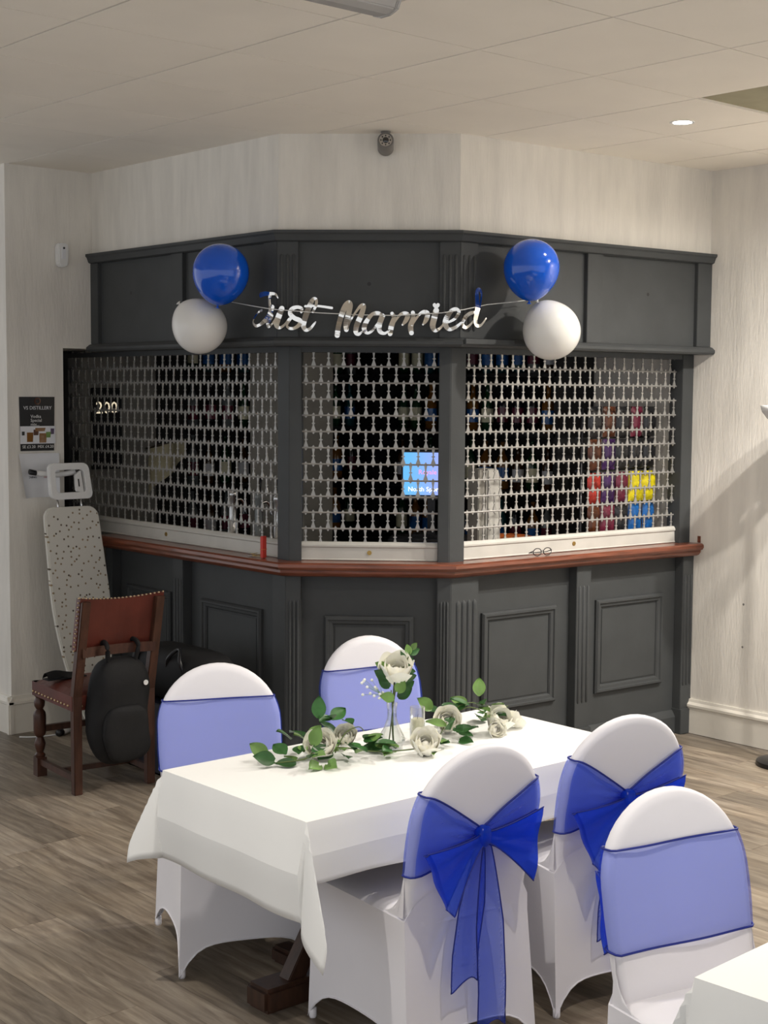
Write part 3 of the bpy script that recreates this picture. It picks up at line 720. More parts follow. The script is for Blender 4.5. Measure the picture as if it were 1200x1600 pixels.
def frame_mesh(outer, inner, y0, y1):
    n = len(outer); vs = [(a, y0, b) for a, b in outer] + [(a, y0, b) for a, b in inner] + [(a, y1, b) for a, b in outer] + [(a, y1, b) for a, b in inner]
    fs = []
    for k in range(n):
        j = (k + 1) % n
        fs += [(k, j, n + j, n + k), (2 * n + k, 3 * n + k, 3 * n + j, 2 * n + j), (k, 2 * n + k, 2 * n + j, j), (n + k, n + j, 3 * n + j, 3 * n + k)]
    return MB().add(vs, fs)
o1 = rrect(.015, 1.345, .125, .095, .035); i1 = rrect(.015, 1.345, .088, .060, .018)
o1 = [(a * (1 - .06 * (b - 1.25) / .19), b) for a, b in o1]; i1 = [(a * (1 - .06 * (b - 1.25) / .19), b) for a, b in i1]
mb = frame_mesh(o1, i1, -.016, .016); mb.v = [lean(*p) for p in mb.v]
rest = mb.build('iron_rest', 'white', t, bevel=.004)
mb = MB().prism([(.045, 1.29), (.09, 1.28), (.085, 1.40), (.05, 1.375)], -.010, .012, 'y'); mb.v = [lean(*p) for p in mb.v]; mb.build('side_plate', 'white', rest, bevel=.003)
mb = MB().box(.060, .066, -.013, -.009, 1.315, 1.355); mb.v = [lean(*p) for p in mb.v]; mb.build('slot', 'blackgloss', rest)
mb = MB()
for x in (-.07, .07): mb.tube([(x, .0, 1.16), (x, 0, 1.27)], .006, 8)
mb.v = [lean(*p) for p in mb.v]; mb.build('rest_bracket', 'steel', t, smooth=True)
for sx in (-1, 1):
    mb = MB().tube([(.09 * sx, .045, .14), (.09 * sx, .045, 1.10)], .011, 8); mb.v = [lean(*p) for p in mb.v]; mb.build('leg', 'white', t, smooth=True)
mb = MB().tube([(-.15, .05, 1.39), (-.02, .06, 1.375), (.06, .055, 1.385), (.08, .04, 1.395)], .014, 8); mb.v = [lean(*p) for p in mb.v]; mb.build('foot_bar', 'white', t, smooth=True)
mb = MB().tube([(-.185, .05, 1.397), (-.15, .05, 1.39)], .015, 10); mb.v = [lean(*p) for p in mb.v]; mb.build('foot_cap', 'blackgloss', t, smooth=True)

# ------------------------------------------------------------------ old leather chair
t = thing('side_chair', 'old dark oak chair with studded oxblood leather seat and back by the ironing board', 'chair', (3.445, 5.995, 0), math.radians(-5))
HW, YB, YF = .182, -.20, .215
mb = MB()
seat = MB().grid(lambda u, v: (-.205 + .41 * u, YB - .01 + (YF - YB + .035) * v, .452 + .028 * (1 - (2 * u - 1) ** 4) * (1 - (2 * v - 1) ** 4)), 10, 10)
seat.box(-.205, .205, YB - .01, YF + .025, .385, .452)
seat = seat.build('seat', 'leather', t, bevel=None, smooth=False)
def studs(name, pts, parent, r=.006):
    mb = MB()
    for p in pts: mb.sphere(r, 8, 6, T=Matrix.Translation(p))
    return tag(mb.build(name, 'stud', parent, smooth=True), 'row of brass upholstery studs', kind='stuff')
studs('studs', [(-.206, YB + .03 + .036 * k, .405) for k in range(12)] + [(.206, YB + .03 + .036 * k, .405) for k in range(12)] + [(-.19 + .032 * k, YB - .012, .405) for k in range(13)], seat)
yl = lambda z: YB - .005 - max(0, z - .45) * .24 
for sx in (-1, 1):
    pts = [(0, .0), (.25, .0), (.45, .0), (.60, 0), (.75, 0), (.893, 0)]
    mb = MB(); vs = []; fs = []
    for z, _ in pts:
        y = yl(z); w = .021 if z > .4 else .02
        vs += [(sx * HW - w, y - .02, z), (sx * HW + w, y - .02, z), (sx * HW + w, y + .02, z), (sx * HW - w, y + .02, z)]
    for k in range(len(pts) - 1):
        for j in range(4): fs.append((4 * k + j, 4 * k + (j + 1) % 4, 4 * k + 4 + (j + 1) % 4, 4 * k + 4 + j))
    fs += [(3, 2, 1, 0), tuple(4 * len(pts) - 4 + j for j in range(4))]
    mb.add(vs, fs).build('back_post', 'oakred', t, bevel=.003)
    tp = [(.026, 0), (.026, .085)]
    mb = MB().box(sx * HW - .024, sx * HW + .024, YF - .03, YF + .018, 0, .09)
    Tl = Matrix.Translation((sx * HW, YF - .006, 0))
    mb.lathe([(.022, .09), (.026, .10), (.016, .112), (.022, .13), (.027, .155), (.020, .175), (.015, .185), (.025, .195), (.029, .205), (.030, .29), (.027, .305), (.016, .32), (.024, .335), (.026, .355), (.018, .375), (.026, .39)], 16, Tl)
    mb.build('turned_leg', 'oakred', t, smooth=True, sharp=.6)
    MB().box(sx * HW - .012, sx * HW + .012, YB, YF, .055, .085).build('stretcher', 'oakred', t, bevel=.002)
MB().box(-HW, HW, YF - .02, YF + .004, .21, .24).build('stretcher', 'oakred', t, bevel=.002)
MB().box(-HW, HW, -.03, -.006, .058, .082).build('stretcher', 'oakred', t, bevel=.002)
def backpad(u, v, d):
    z = .665 + (.225 + .018 * (2 * u - 1) ** 2) * v; curve = .028 * (1 - (2 * u - 1) ** 2)
    return (-HW - .024 + (2 * HW + .048) * u, yl(z) + d + curve, z)
pad = MB(); pad.grid(lambda u, v: backpad(u, v, .000), 12, 6); pad.grid(lambda u, v: backpad(u, v, .040), 12, 6)
nv_ = 7
def ring(off): return [off + j for j in range(7)] + [off + i * 7 + 6 for i in range(1, 13)] + [off + 12 * 7 + j for j in range(5, -1, -1)] + [off + i * 7 for i in range(11, 0, -1)]
r1, r2 = ring(0), ring(13 * 7)
pad.f += [(r1[k], r1[(k + 1) % len(r1)], r2[(k + 1) % len(r1)], r2[k]) for k in range(len(r1))]
pad = pad.build('back_pad', 'leather', t)
studs('studs', [tuple(Vector(backpad(k / 22, 1, 0)) + Vector((0, .010, .002))) for k in range(23)] + [tuple(Vector(backpad(0, k / 12, 0)) + Vector((-.002, .012, 0))) for k in range(13)], pad, .005)
MB().grid(lambda u, v: (-HW + .36 * u, yl(.66) - .026 + .028 * (1 - (2 * u - 1) ** 2), .635 + .045 * v), 12, 1).grid(lambda u, v: (-HW + .36 * u, yl(.66) + .014 + .028 * (1 - (2 * u - 1) ** 2), .635 + .045 * v), 12, 1).grid(lambda u, v: (-HW + .36 * u, yl(.66) - .026 + .04 * v + .028 * (1 - (2 * u - 1) ** 2), .635), 12, 1).build('back_rail', 'oakred', t)

# bags around the old chair
def blob(sx, sy, sz, e=.6, nu=20, nv=14, wob=.0, seed=0):
    rnd = random.Random(seed); ph = [rnd.random() * 6.28 for _ in range(6)]
    sg = lambda a, p: math.copysign(abs(a) ** p, a)
    def f(u, v):
        th = 2 * PI * u; p = PI * (v - .5)
        x = sg(math.cos(p), e) * sg(math.cos(th), e); y = sg(math.cos(p), e) * sg(math.sin(th), e); z = sg(math.sin(p), e)
        w = 1 + wob * (math.sin(3 * th + ph[0] + 2 * z) + math.sin(5 * z + ph[1] + th) * .7)
        return (x * sx * w, y * sy * w, z * sz)
    return f
t = thing('rucksack', 'black rucksack hanging behind the old oak chair', 'bag', (3.43, 5.745, .14))
MB().grid(blob(.148, .070, .245, .62, wob=.055, seed=2), 28, 18, Matrix.Translation((0, 0, .235))).build('body', 'black', t, smooth=True)
MB().grid(blob(.115, .030, .13, .6, wob=.06, seed=5), 24, 14, Matrix.Translation((0, -.065, .14))).build('pocket', 'black', t, smooth=True)
for sx in (-1, 1): MB().tube(catmull([(.07 * sx, -.02, .45), (.08 * sx, -.04, .53), (.075 * sx, .0, .555), (.07 * sx, .055, .52)], 5), .011, 8).build('strap', 'black', t, smooth=True)
MB().lathe([(.001, 0), (.012, 0), (.012, .004), (.001, .004)], 14, Matrix.Translation((.10, -.068, .36)) @ Matrix.Rotation(PI / 2, 4, 'X')).build('badge', 'white', t)
t = thing('strap_pouch', 'black strap lying on the studded leather seat', 'strap', (3.33, 6.08, .483))
MB().grid(lambda u, v: (-.09 + .20 * u, -.03 + .06 * v + .03 * u, .004 + .03 * (1 - (2 * v - 1) ** 2) * (1 - .3 * u) + .008 * math.sin(6 * u)), 10, 6).box(-.09, .11, -.03, .03, 0, .004).build('strap', 'black', t, smooth=True)
t = thing('storage_crate', 'dark plastic storage crate on the floor behind the old chair', 'crate', (3.86, 5.86, 0))
mb = MB(); mb.box(-.15, .15, -.30, .30, 0, .012); 
for a in ((-.15, -.138, -.30, .30), (.138, .15, -.30, .30), (-.15, .15, -.30, -.288), (-.15, .15, .288, .30)): mb.box(*a, 0, .33)
mb.build('body', 'navy', t, bevel=.003)
mb = MB().box(-.162, .162, -.312, .312, .33, .35); mb.build('lid', 'navy', t, bevel=.004)
t = thing('holdall', 'black holdall with loop handles resting on the crate against the bar', 'bag', (3.86, 5.88, .35))
MB().grid(blob(.13, .33, .125, .5, wob=.025, seed=9), 32, 16, Matrix.Translation((0, 0, .125))).build('body', 'black', t, smooth=True)
for dy in (-.13, .13): MB().tube(catmull([(-.12, dy - .07, .16), (-.13, dy - .05, .22), (-.10, dy, .265), (-.13, dy + .05, .22), (-.12, dy + .07, .16)], 5), .009, 8).build('handle', 'blackgloss', t, smooth=True)
t = thing('adaptor', 'white and black plug adaptor lying on the floor by the left baseboard', 'adaptor', (3.80, 6.90, 0), .5)
MB().lathe([(.012, -.05), (.016, -.045), (.016, .03), (.012, .035)], 14, Matrix.Translation((0, 0, .016)) @ Matrix.Rotation(PI / 2, 4, 'Y')).build('body', 'white', t, smooth=True)
MB().lathe([(.017, -.085), (.019, -.08), (.019, -.05), (.016, -.048)], 14, Matrix.Translation((0, 0, .019)) @ Matrix.Rotation(PI / 2, 4, 'Y')).build('cap', 'blackgloss', t, smooth=True)
t = thing('cable', 'thin white cable trailing on the floor beside the left baseboard', 'cable', (3.7, 6.95, 0))
MB().tube(catmull([(-.14, .02, .004), (-.08, -.03, .004), (0, -.05, .004), (.06, -.05, .004), (.10, .0, .004), (.16, .03, .004)], 6), .004, 6).build('wire', 'white', t, smooth=True)

# ------------------------------------------------------------------ banquet chairs in white covers with blue sashes
SEATZ, TOPZ, BHW, THK = .435, .890, .212, .036
def bwid(z):
    z0 = .685
    if z <= z0: return BHW - .012 * max(0, (.60 - z)) / .2
    return BHW * math.sqrt(max(0, 1 - ((z - z0) / (TOPZ - z0)) ** 2.0))
def byy(z): return -.205 - max(0, z - .44) * .20          # centre plane of the leaning backrest
def make_chair():
    root = thing('banquet_chair', 'x', 'chair')
    # seat and skirt
    N = 16; NR = 9
    hx, hy0, hy1 = .212, -.222, .225
    cor = [(-hx, hy1), (hx, hy1), (hx, hy0), (-hx, hy0)]
    foot = [(-.222, .238), (.222, .238), (.225, -.262), (-.225, -.262)]
    per = []
    for k in range(4):
        a, b = Vector(cor[k]), Vector(cor[(k + 1) % 4]); fa, fb = Vector(foot[k]), Vector(foot[(k + 1) % 4])
        for j in range(N):
            t = j / N; e = abs(2 * t - 1)
            ts = .5 - .5 * math.copysign(abs(2 * t - 1) ** .8, -(2 * t - 1)) if 0 else t
            top = a.lerp(b, t); bot = fa.lerp(fb, t)
            nrm = Vector((0, 0)) - (a + b) / 2; nrm.normalize()
            hem = .004 + .095 * (1 - e ** 5)
            per.append((top, bot, nrm, t, hem))
    n = len(per); vs = []; fs = []
    for r in range(NR + 1):
        q = r / NR
        for (top, bot, nrm, t, hem) in per:
            z = SEATZ - .012 + (hem - SEATZ + .012) * q
            sfac = (SEATZ - z) / SEATZ
            p = top.lerp(bot, sfac)
            pinch = .020 * math.sin(PI * t) * math.sin(PI * min(1, sfac)) + .018 * math.sin(PI * t) * max(0, sfac - .5)
            p = p + nrm * pinch
            if nrm.y > .5:      # rear panel runs up on to the backrest
                lift = .10 * math.sin(PI * t) ** .5 * (1 - q) ** 1.5
                z += lift
                if z > .40: p.y = min(p.y, byy(z) - THK * .62 - .0008)
            vs.append((p.x, p.y, z))
    for r in range(NR):
        for k in range(n): fs.append((r * n + k, r * n + (k + 1) % n, (r + 1) * n + (k + 1) % n, (r + 1) * n + k))
    # seat top: rings shrinking to the middle
    rings = []
    for q, dz in ((.97, .004), (.90, .012), (.75, .017), (.5, .020), (.25, .021)):
        i0 = len(vs)
        for (top, *_r) in per: vs.append((top.x * q, .005 + (top.y - .005) * q, SEATZ - .012 + dz))
        rings.append(i0)
    prev = 0
    for i0 in rings:
        for k in range(n): fs.append((prev + k, i0 + k, i0 + (k + 1) % n, prev + (k + 1) % n))
        prev = i0
    vs.append((0, .005, SEATZ + .010)); fs += [(prev + k, len(vs) - 1, prev + (k + 1) % n) for k in range(n)]
    MB().add(vs, fs).build('seat_cover', 'cover', root, smooth=True, sharp=1.0)
    # hem band round the arches
    hemv = [vs[NR * n + k] for k in range(n)]
    MB().tube(hemv, .0028, 5, closed=True).build('hem', 'cover', root, smooth=True)
    for fx, fy in foot: MB().lathe([(.009, 0), (.011, .005), (.011, .03)], 12, Matrix.Translation((fx * .955, fy * .955, 0))).build('foot', 'cover', root, smooth=True)
    # backrest: outline with rounded rim
    zb = .40
    ol = [(bwid(zb + (.685 - zb) * k / 8), zb + (.685 - zb) * k / 8) for k in range(9)]
    ol += [(BHW * math.cos(PI / 2 * k / 12), .685 + (TOPZ - .685) * math.sin(PI / 2 * k / 12)) for k in range(1, 13)]
    ol = ol + [(-x, z) for x, z in ol[-2::-1]]
    m = len(ol); vs = []; fs = []
    lay = [(0.72, -THK * .62, .0), (.90, -THK * .60, .0), (.97, -THK * .5, 0), (1.0, -THK * .2, 0), (1.0, THK * .2, 0), (.97, THK * .5, 0), (.90, THK * .56, 0), (.72, THK * .50, 0)]
    for sc_, dy, _ in lay:
        for x, z in ol:
            zz = .62 + (z - .62) * (sc_ if z > .62 else 1.0)
            vs.append((x * sc_, byy(zz) + dy, zz))
    for r in range(len(lay) - 1):
        for k in range(m - 1): fs.append((r * m + k, r * m + k + 1, (r + 1) * m + k + 1, (r + 1) * m + k))
    # caps: bridge left and right halves
    for r, bow_ in ((0, -.006), (len(lay) - 1, -.004)):
        h2 = m // 2
        for k in range(h2):
            a, b = r * m + k, r * m + k + 1; c, d = r * m + m - 2 - k, r * m + m - 1 - k
            if b == c: fs.append((a, b, d))
            else: fs.append((a, b, c, d))
    MB().add(vs, fs).build('backrest', 'cover', root, smooth=True, sharp=1.2)
    # stretched gussets between seat and back
    for sx in (-1, 1):
        MB().grid(lambda u, v: (sx * (.212 - .004 * v * (1 - u)), (byy(.44 + .13 * v) + .015) * (1 - u * (1 - v) ** 1.0) + u * (1 - v) * (-.06 - .02 * u), SEATZ - .006 + .13 * v * (1 - u) ** 2), 8, 6).build('gusset', 'cover', root, smooth=True)
    # sash: band round the back, gathered at the rear knot
    KZ = .638
    def band_pt(q, e):
        # q 0..1 runs from the knot round the left side, the front and the right side back to the knot; e 0 bottom, 1 top
        o = .0045 + .0015 * math.sin(e * 9 + q * 30)
        fz0, fz1 = .545, .775
        if q < .3 or q > .7:
            a = q / .3 if q < .3 else (1 - q) / .3; sx = -1 if q < .3 else 1
            g = 1 - (1 - a) ** 1.3
            zlo = KZ - .018 + (.550 - KZ + .018) * g; zhi = KZ + .020 + (.772 - KZ - .020) * g
            z = zlo + (zhi - zlo) * e
            x = sx * (bwid(z) * .95 + .002) * min(1, a * 1.0)
            rip = .006 * math.sin(e * 26) * (1 - a) + .003
            return (x, byy(z) - THK * .62 - o - rip * (1 if a < .98 else .5), z)
        if q < .36 or q > .64:
            a = (q - .3) / .06 if q < .5 else (.7 - q) / .06; sx = -1 if q < .5 else 1
            zlo = .550 + (fz0 - .550) * a; zhi = .772 + (fz1 - .772) * a; z = zlo + (zhi - zlo) * e
            an = PI * a
            return (sx * (bwid(z) * (.95 + .05 * math.sin(an)) + .002 + .003 * math.sin(an)), byy(z) - (THK * .60 + o) * math.cos(an), z)
        a = (q - .36) / .28
        z = fz0 + (fz1 - fz0) * e
        wav = .0025 * math.sin(e * 16 + a * 5) * math.sin(PI * a)
        return ((-1 + 2 * a) * (bwid(z) * .95 + .002), byy(z) + THK * .56 + o + wav + .001, z)
    qs = [.3 * k / 12 for k in range(12)] + [.3 + .06 * k / 4 for k in range(4)] + [.36 + .28 * k / 14 for k in range(14)] + [.64 + .06 * k / 4 for k in range(4)] + [.7 + .3 * k / 12 for k in range(13)]
    NE = 12
    qf = [q for q in qs if .3 <= q <= .7001]
    sash = MB().grid(lambda u, v: band_pt(qf[round(u * (len(qf) - 1))], v), len(qf) - 1, NE).build('sash', 'sash', root, smooth=True)
    for ql in ([q for q in qs if q <= .3001], [q for q in qs if q >= .6999]):
        MB().grid(lambda u, v: band_pt(ql[round(u * (len(ql) - 1))], v), len(ql) - 1, NE * 2).build('gathered_sash', 'gather', sash, smooth=True)
    for e in (0, 1): MB().tube([band_pt(q, e) for q in qs], .0029, 5).build('sash_hem', 'hemblue', sash, smooth=True)
    # bow
    yk = byy(KZ) - THK * .62 - .022
    kn = MB().grid(blob(.024, .020, .030, .8, wob=.05, seed=3), 16, 10, Matrix.Translation((0, yk, KZ))).build('bow_knot', 'dense', root, smooth=True)
    def loop(sx, ang, ln, wd, seed):
        rnd = random.Random(seed); ph = rnd.random() * 6
        ca, sa = math.cos(ang), math.sin(ang)
        def f(u, v):
            s_ = math.sin(PI * u); r_ = ln * s_ ** .8; w_ = (.012 + wd * s_ ** 1.1) * (2 * v - 1)
            dep = -.010 - .030 * math.sin(PI * u) * (1 if u < .5 else .35) - .006 * math.sin(9 * v + ph) * s_
            if u > .5: dep += .012
            x = r_ * ca + w_ * sa * (1 if u < .5 else .86); z = -r_ * sa + w_ * ca * (1 if u < .5 else .86) - .02 * s_
            return (sx * x, yk + dep, KZ + z)
        o = MB().grid(f, 26, 10).build('bow_loop', 'dense', root, smooth=True)
        for v in (0, 1): MB().tube([f(k / 26, v) for k in range(27)], .0020, 5).build('loop_hem', 'hemblue', o, smooth=True)
    loop(-1, .42, .185, .088, 1); loop(1, .12, .165, .092, 2)
    def tail(x0, x1, z1, w1, seed, ydrop):
        rnd = random.Random(seed); ph = rnd.random() * 6
        def f(u, v):
            z = KZ - .01 + (z1 - KZ + .01 - .018 * math.sin(v * 5 + ph) * u) * u
            w = .016 + (w1 - .016) * min(1, u * 2.2) ** .7
            xc = x0 + (x1 - x0) * min(1, u * 1.3)
            yb = byy(z) - THK * .62 if z > .44 else -.205 - THK * .62 - (.44 - z) * .09
            return (xc + w * (v - .5) * 2 * .5, min(yb - .008, yk + .01) - ydrop - .008 * math.sin(v * 7 + ph + 2 * u) * (1 - .3 * u), z)
        o = MB().grid(f, 20, 10).build('sash_tail', 'gather', root, smooth=True)
        MB().tube([f(k / 20, 0) for k in range(21)] + [f(1, k / 10) for k in range(1, 11)] + [f(1 - k / 20, 1) for k in range(1, 21)], .0020, 5).build('tail_hem', 'hemblue', o, smooth=True)
    tail(-.005, -.048, .235, .092, 4, .0); tail(.012, .045, .10, .098, 7, .006)
    return root
chair0 = make_chair()
CHAIRS = [ # x, y of seat centre, facing angle (0 = facing +Y), label
    (2.775, 3.01, -6, 'white covered chair nearest the viewer with blue bow tied on its back'),
    (3.40, 2.985, -14, 'white covered chair with blue bow at the far right end of the laid table'),
    (2.742, 3.869, 156, 'white covered chair with plain blue sash at left, in front of the oak chair'),
    (3.57, 3.96, 168, 'white covered chair with plain blue sash behind the rose vase'),
    (2.71, 1.85, 168, 'white covered chair with plain blue sash in lower right corner of the picture')]
for k, (x, y, a, lab) in enumerate(CHAIRS):
    c = chair0 if k == 0 else copy_tree(chair0)
    c.location = (x, y, 0); c.rotation_euler = (0, 0, math.radians(a)); c['label'] = lab; c['group'] = 'covered banquet chairs with blue sashes'

# ------------------------------------------------------------------ tables and cloths
def table(cx, cy, hx, hy, rz, zt, label):
    t = thing('table', label, 'table', (cx, cy, 0), rz, 'pub tables under white cloths')
    MB().box(-hx, hx, -hy, hy, zt - .032, zt - .004).build('table_top', 'darkwood', t, bevel=.004)
    for sx in (-1, 1):
        MB().box(sx * .22 - .04, sx * .22 + .04, -.12, .38, 0, .055).build('foot', 'darkwood', t, bevel=.012)
        MB().box(sx * .22 - .045, sx * .22 + .045, .04, .13, .055, zt - .032).build('post', 'darkwood', t, bevel=.004)
    MB().box(-.52, -.262, .045, .155, 0, .075).build('foot', 'darkwood', t, bevel=.012)
    MB().box(.262, .50, .055, .145, 0, .06).build('foot', 'darkwood', t, bevel=.012)
    for sx in (-1, 1):
        MB().prism([(sx * .43, .06), (sx * .36, .06), (sx * .255, .25), (sx * .255, .34)], .07, .12, 'y').build('brace', 'darkwood', t, bevel=.003)
    return t
def cloth(cx, cy, hx, hy, rz, zt, dx, dy, label, seed=1, amp=(.25, .5, .3, .3), nx=64, ny=48):
    # amp: outward lean of the corner pleats, order (-x,-y), (-x,+y), (+x,-y), (+x,+y)
    t = thing('tablecloth', label, 'tablecloth', (cx, cy, zt), rz, 'white tablecloths')
    rnd = random.Random(seed)
    def axis(h, d, n):
        out = []; k1 = 12; 
        for k in range(k1): out.append(-h - d + d * k / k1)
        for k in range(n + 1): out.append(-h + 2 * h * k / n)
        for k in range(1, k1 + 1): out.append(h + d * k / k1)
        return out
    X = axis(hx, dx, nx // 2); Y = axis(hy, dy, ny // 2)
    def P(u, v):
        a = max(0, abs(u) - hx); b = max(0, abs(v) - hy); sx = math.copysign(1, u); sy = math.copysign(1, v)
        bx = min(max(u, -hx), hx); by = min(max(v, -hy), hy)
        am = amp[(2 if sx > 0 else 0) + (1 if sy > 0 else 0)]; am, kx, ky = am if isinstance(am, tuple) else (am, .75, .75)
        if a == 0 and b == 0:
            ln = .0007 * (math.sin(u * 9 + 1) + math.sin(v * 11))
            dz = 0
            return (u, v, .001 + ln * .5 + dz)
        if a > 0 and b > 0:
            r = math.hypot(a, b); th = math.atan2(b, a); r *= 1 + (.26 if kx != ky else -.05) * math.sin(2 * th)
            lean = am * math.sin(2 * th) ** 1.5 + .05
            out = r * lean; z = -r * math.sqrt(max(.05, 1 - min(lean, .95) ** 2))
            # the pleat leans along the diagonal, each wing hugging its own side
            k = math.sin(2 * th)
            ox = out * (kx * k + (1 - k) * (1 if b < a else 0)); oy = out * (ky * k + (1 - k) * (1 if a < b else 0))
            return (bx + sx * (ox + .004), by + sy * (oy + .004), z - .004)
        w = .010 * math.sin((v if a > 0 else u) * 7 + seed) + .006 * math.sin((v if a > 0 else u) * 17 + seed * 2)
        d = a + b; full = dx if a > 0 else dy
        fold = min(d, .52 * full) * .19 - max(0, d - .52 * full) * .11
        o = .002 + w * (d / full) + fold
        if a > 0: return (bx + sx * o, v, -d * .995 - .004)
        return (u, by + sy * o, -d * .995 - .004)
    nu, nv = len(X) - 1, len(Y) - 1
    mb = MB().grid(lambda u, v: P(X[round(u * nu)], Y[round(v * nv)]), nu, nv)
    o = mb.build('cloth', 'cloth', t, smooth=True, sharp=.18)
    so = o.modifiers.new('thickness', 'SOLIDIFY'); so.thickness = .0018; so.offset = 1
    return t
TZ = .700
table(3.005, 3.30, .655, .325, 0.0, TZ, 'dark wood table on splayed feet under the flower decorated white cloth')
cloth(3.005, 3.30, .68, .345, 0.0, TZ, .26, .165, 'white tablecloth under the rose garland and vase', 3, ((.34, .22, 1.0), .34, .3, .3))
table(2.965, 1.36, .655, .325, math.radians(3), TZ, 'dark wood table under the white cloth in the lower right corner')
cloth(2.965, 1.36, .68, .345, math.radians(3), TZ, .275, .235, 'bare white tablecloth in the lower right corner', 5, (.16, .3, .3, .3))

# ------------------------------------------------------------------ flowers
def petal_mesh(R, span, elmax, lip):
    def f(u, v):
        a = (u - .5) * 2; az = a * span; el = -1.0 + v * (elmax + 1.0) * (1 - .16 * a * a)
        r_ = R * (1 + lip * max(0, v - .55) ** 1.5 + .05 * a)
        return (r_ * math.cos(el) * math.sin(az), -r_ * math.cos(el) * math.cos(az), r_ * math.sin(el) + R * .75 + lip * .004 * math.cos(3 * a))
    return MB().grid(f, 8, 7).mesh('petal', 'petal', True)
ROSE_RINGS = [(petal_mesh(.0085, 1.25, 1.15, .1), 3), (petal_mesh(.0125, 1.1, 1.05, .2), 3), (petal_mesh(.0170, 1.0, .92, .35), 4), (petal_mesh(.0215, .85, .70, .7), 5), (petal_mesh(.0250, .78, .42, 1.0), 5)]
def leaf_mesh(name, mat, w, h_):
    def f(u, v):
        a = (u - .5) * 2; ww = w * math.sin(PI * min(1, .04 + .96 * v)) ** .75 * (1.15 - .4 * v)
        return (a * ww, h_ * v, .18 * w * (a * a) * 1.5 - .25 * h_ * (v - .4) ** 2)
    return MB().grid(f, 4, 8).mesh(name, mat, True)
lf_d = leaf_mesh('leaf', 'leaf', .021, .062); lf_l = leaf_mesh('leaf', 'leafl', .020, .058)
def rose(parent, loc, axis, scale, seed):
    rnd = random.Random(seed)
    Q = Vector(axis).to_track_quat('Z', 'Y')
    core = MB().lathe([(.001, -.004), (.008, -.001), (.009, .006), (.006, .013), (.001, .0145)], 12).mesh('rose', 'petal', True)
    o = inst('rose', core, parent, loc, Q.to_euler(), (scale * 1.32,) * 3)
    for ring, (pmesh, nn) in enumerate(ROSE_RINGS):
        for k in range(nn):
            p = inst('petal', pmesh, o, (0, 0, -.004), (rnd.uniform(-.08, .08), rnd.uniform(-.08, .08), 2 * PI * (k + .5 * ring + rnd.random() * .2) / nn))
    return o
def put_leaf(parent, loc, direction, normal, size, light):
    d = Vector(direction).normalized(); nn = Vector(normal); x = d.cross(nn).normalized(); nn = x.cross(d)
    o = inst('leaf', lf_l if light else lf_d, parent)
    o.matrix_local = Matrix.Translation(loc) @ Matrix(((x.x, d.x, nn.x, 0), (x.y, d.y, nn.y, 0), (x.z, d.z, nn.z, 0), (0, 0, 0, 1))) @ Matrix.Diagonal((size, size, size, 1))
    return o
g = thing('rose_garland', 'artificial garland of cream roses and green leaves along the table middle', 'garland', (3.05, 3.40, TZ + .002))
def G(x, y, z=0): return Vector((x - 3.05, y - 3.40, z))
vine = [(2.585, 3.47, .012), (2.68, 3.42, .02), (2.76, 3.46, .03), (2.86, 3.46, .02), (2.93, 3.38, .012), (3.03, 3.33, .012), (3.13, 3.33, .012), (3.22, 3.40, .012), (3.33, 3.46, .05), (3.42, 3.46, .07), (3.50, 3.42, .03), (3.57, 3.40, .015)]
vp = [G(*p) for p in catmull(vine, 6)]
MB().tube(vp, .0022, 6).build('vine', 'stem', g, smooth=True)
MB().tube(catmull([G(2.80, 3.42, .02), G(2.84, 3.42, .075), G(2.90, 3.43, .085), G(2.95, 3.46, .06)], 5), .0018, 6).build('tendril', 'stem', g, smooth=True)
MB().tube(catmull([G(3.30, 3.44, .03), G(3.35, 3.46, .075), G(3.43, 3.46, .085), G(3.53, 3.44, .055), G(3.57, 3.43, .06)], 5), .0018, 6).build('tendril', 'stem', g, smooth=True)
for k, (x, y, z, ax, sc_) in enumerate(((2.775, 3.455, .030, (-.5, -.45, .65), 1.25), (2.925, 3.52, .028, (-.4, -.5, .6), .95), (3.050, 3.285, .024, (-.3, -.5, .75), 1.25), (3.31, 3.46, .030, (-.4, -.6, .6), 1.2), (3.445, 3.355, .028, (-.1, -.5, .8), 1.25), (3.40, 3.33, .02, (-.2, -.8, .3), .8), (3.53, 3.36, .02, (.6, -.4, .6), .75))):
    rose(g, G(x, y, z), ax, sc_, k + 3)
rnd = random.Random(12)
def cluster(x, y, n, spread, zmax, seed, size=1.0, lightp=.35):
    r = random.Random(seed)
    for k in range(n):
        a = r.random() * 6.28; rad = spread * r.random() ** .6
        p = G(x + rad * math.cos(a), y + rad * .7 * math.sin(a), .008 + r.random() * zmax)
        dr = Vector((math.cos(a) + r.uniform(-.5, .5), math.sin(a) + r.uniform(-.5, .5), r.uniform(-.1, .5)))
        nm = Vector((r.uniform(-.6, .3), r.uniform(-.7, .2), 1))
        if p.z < .02: dr.z = abs(dr.z) * .3
        put_leaf(g, p, dr, nm, size * r.uniform(.8, 1.2), r.random() < lightp)
cluster(2.66, 3.42, 9, .08, .03, 1); cluster(2.79, 3.54, 7, .07, .09, 2, 1.1); cluster(2.85, 3.42, 12, .10, .05, 3, 1.0, .5); cluster(2.93, 3.55, 7, .06, .10, 8, 1.15, .1)
cluster(3.0, 3.34, 8, .08, .03, 4, 1.0, .4); cluster(3.10, 3.29, 5, .05, .02, 9); cluster(3.24, 3.36, 8, .05, .05, 5, 1.0, .15); cluster(3.43, 3.43, 14, .08, .09, 6, 1.05, .3); cluster(3.34, 3.52, 3, .03, .08, 7)
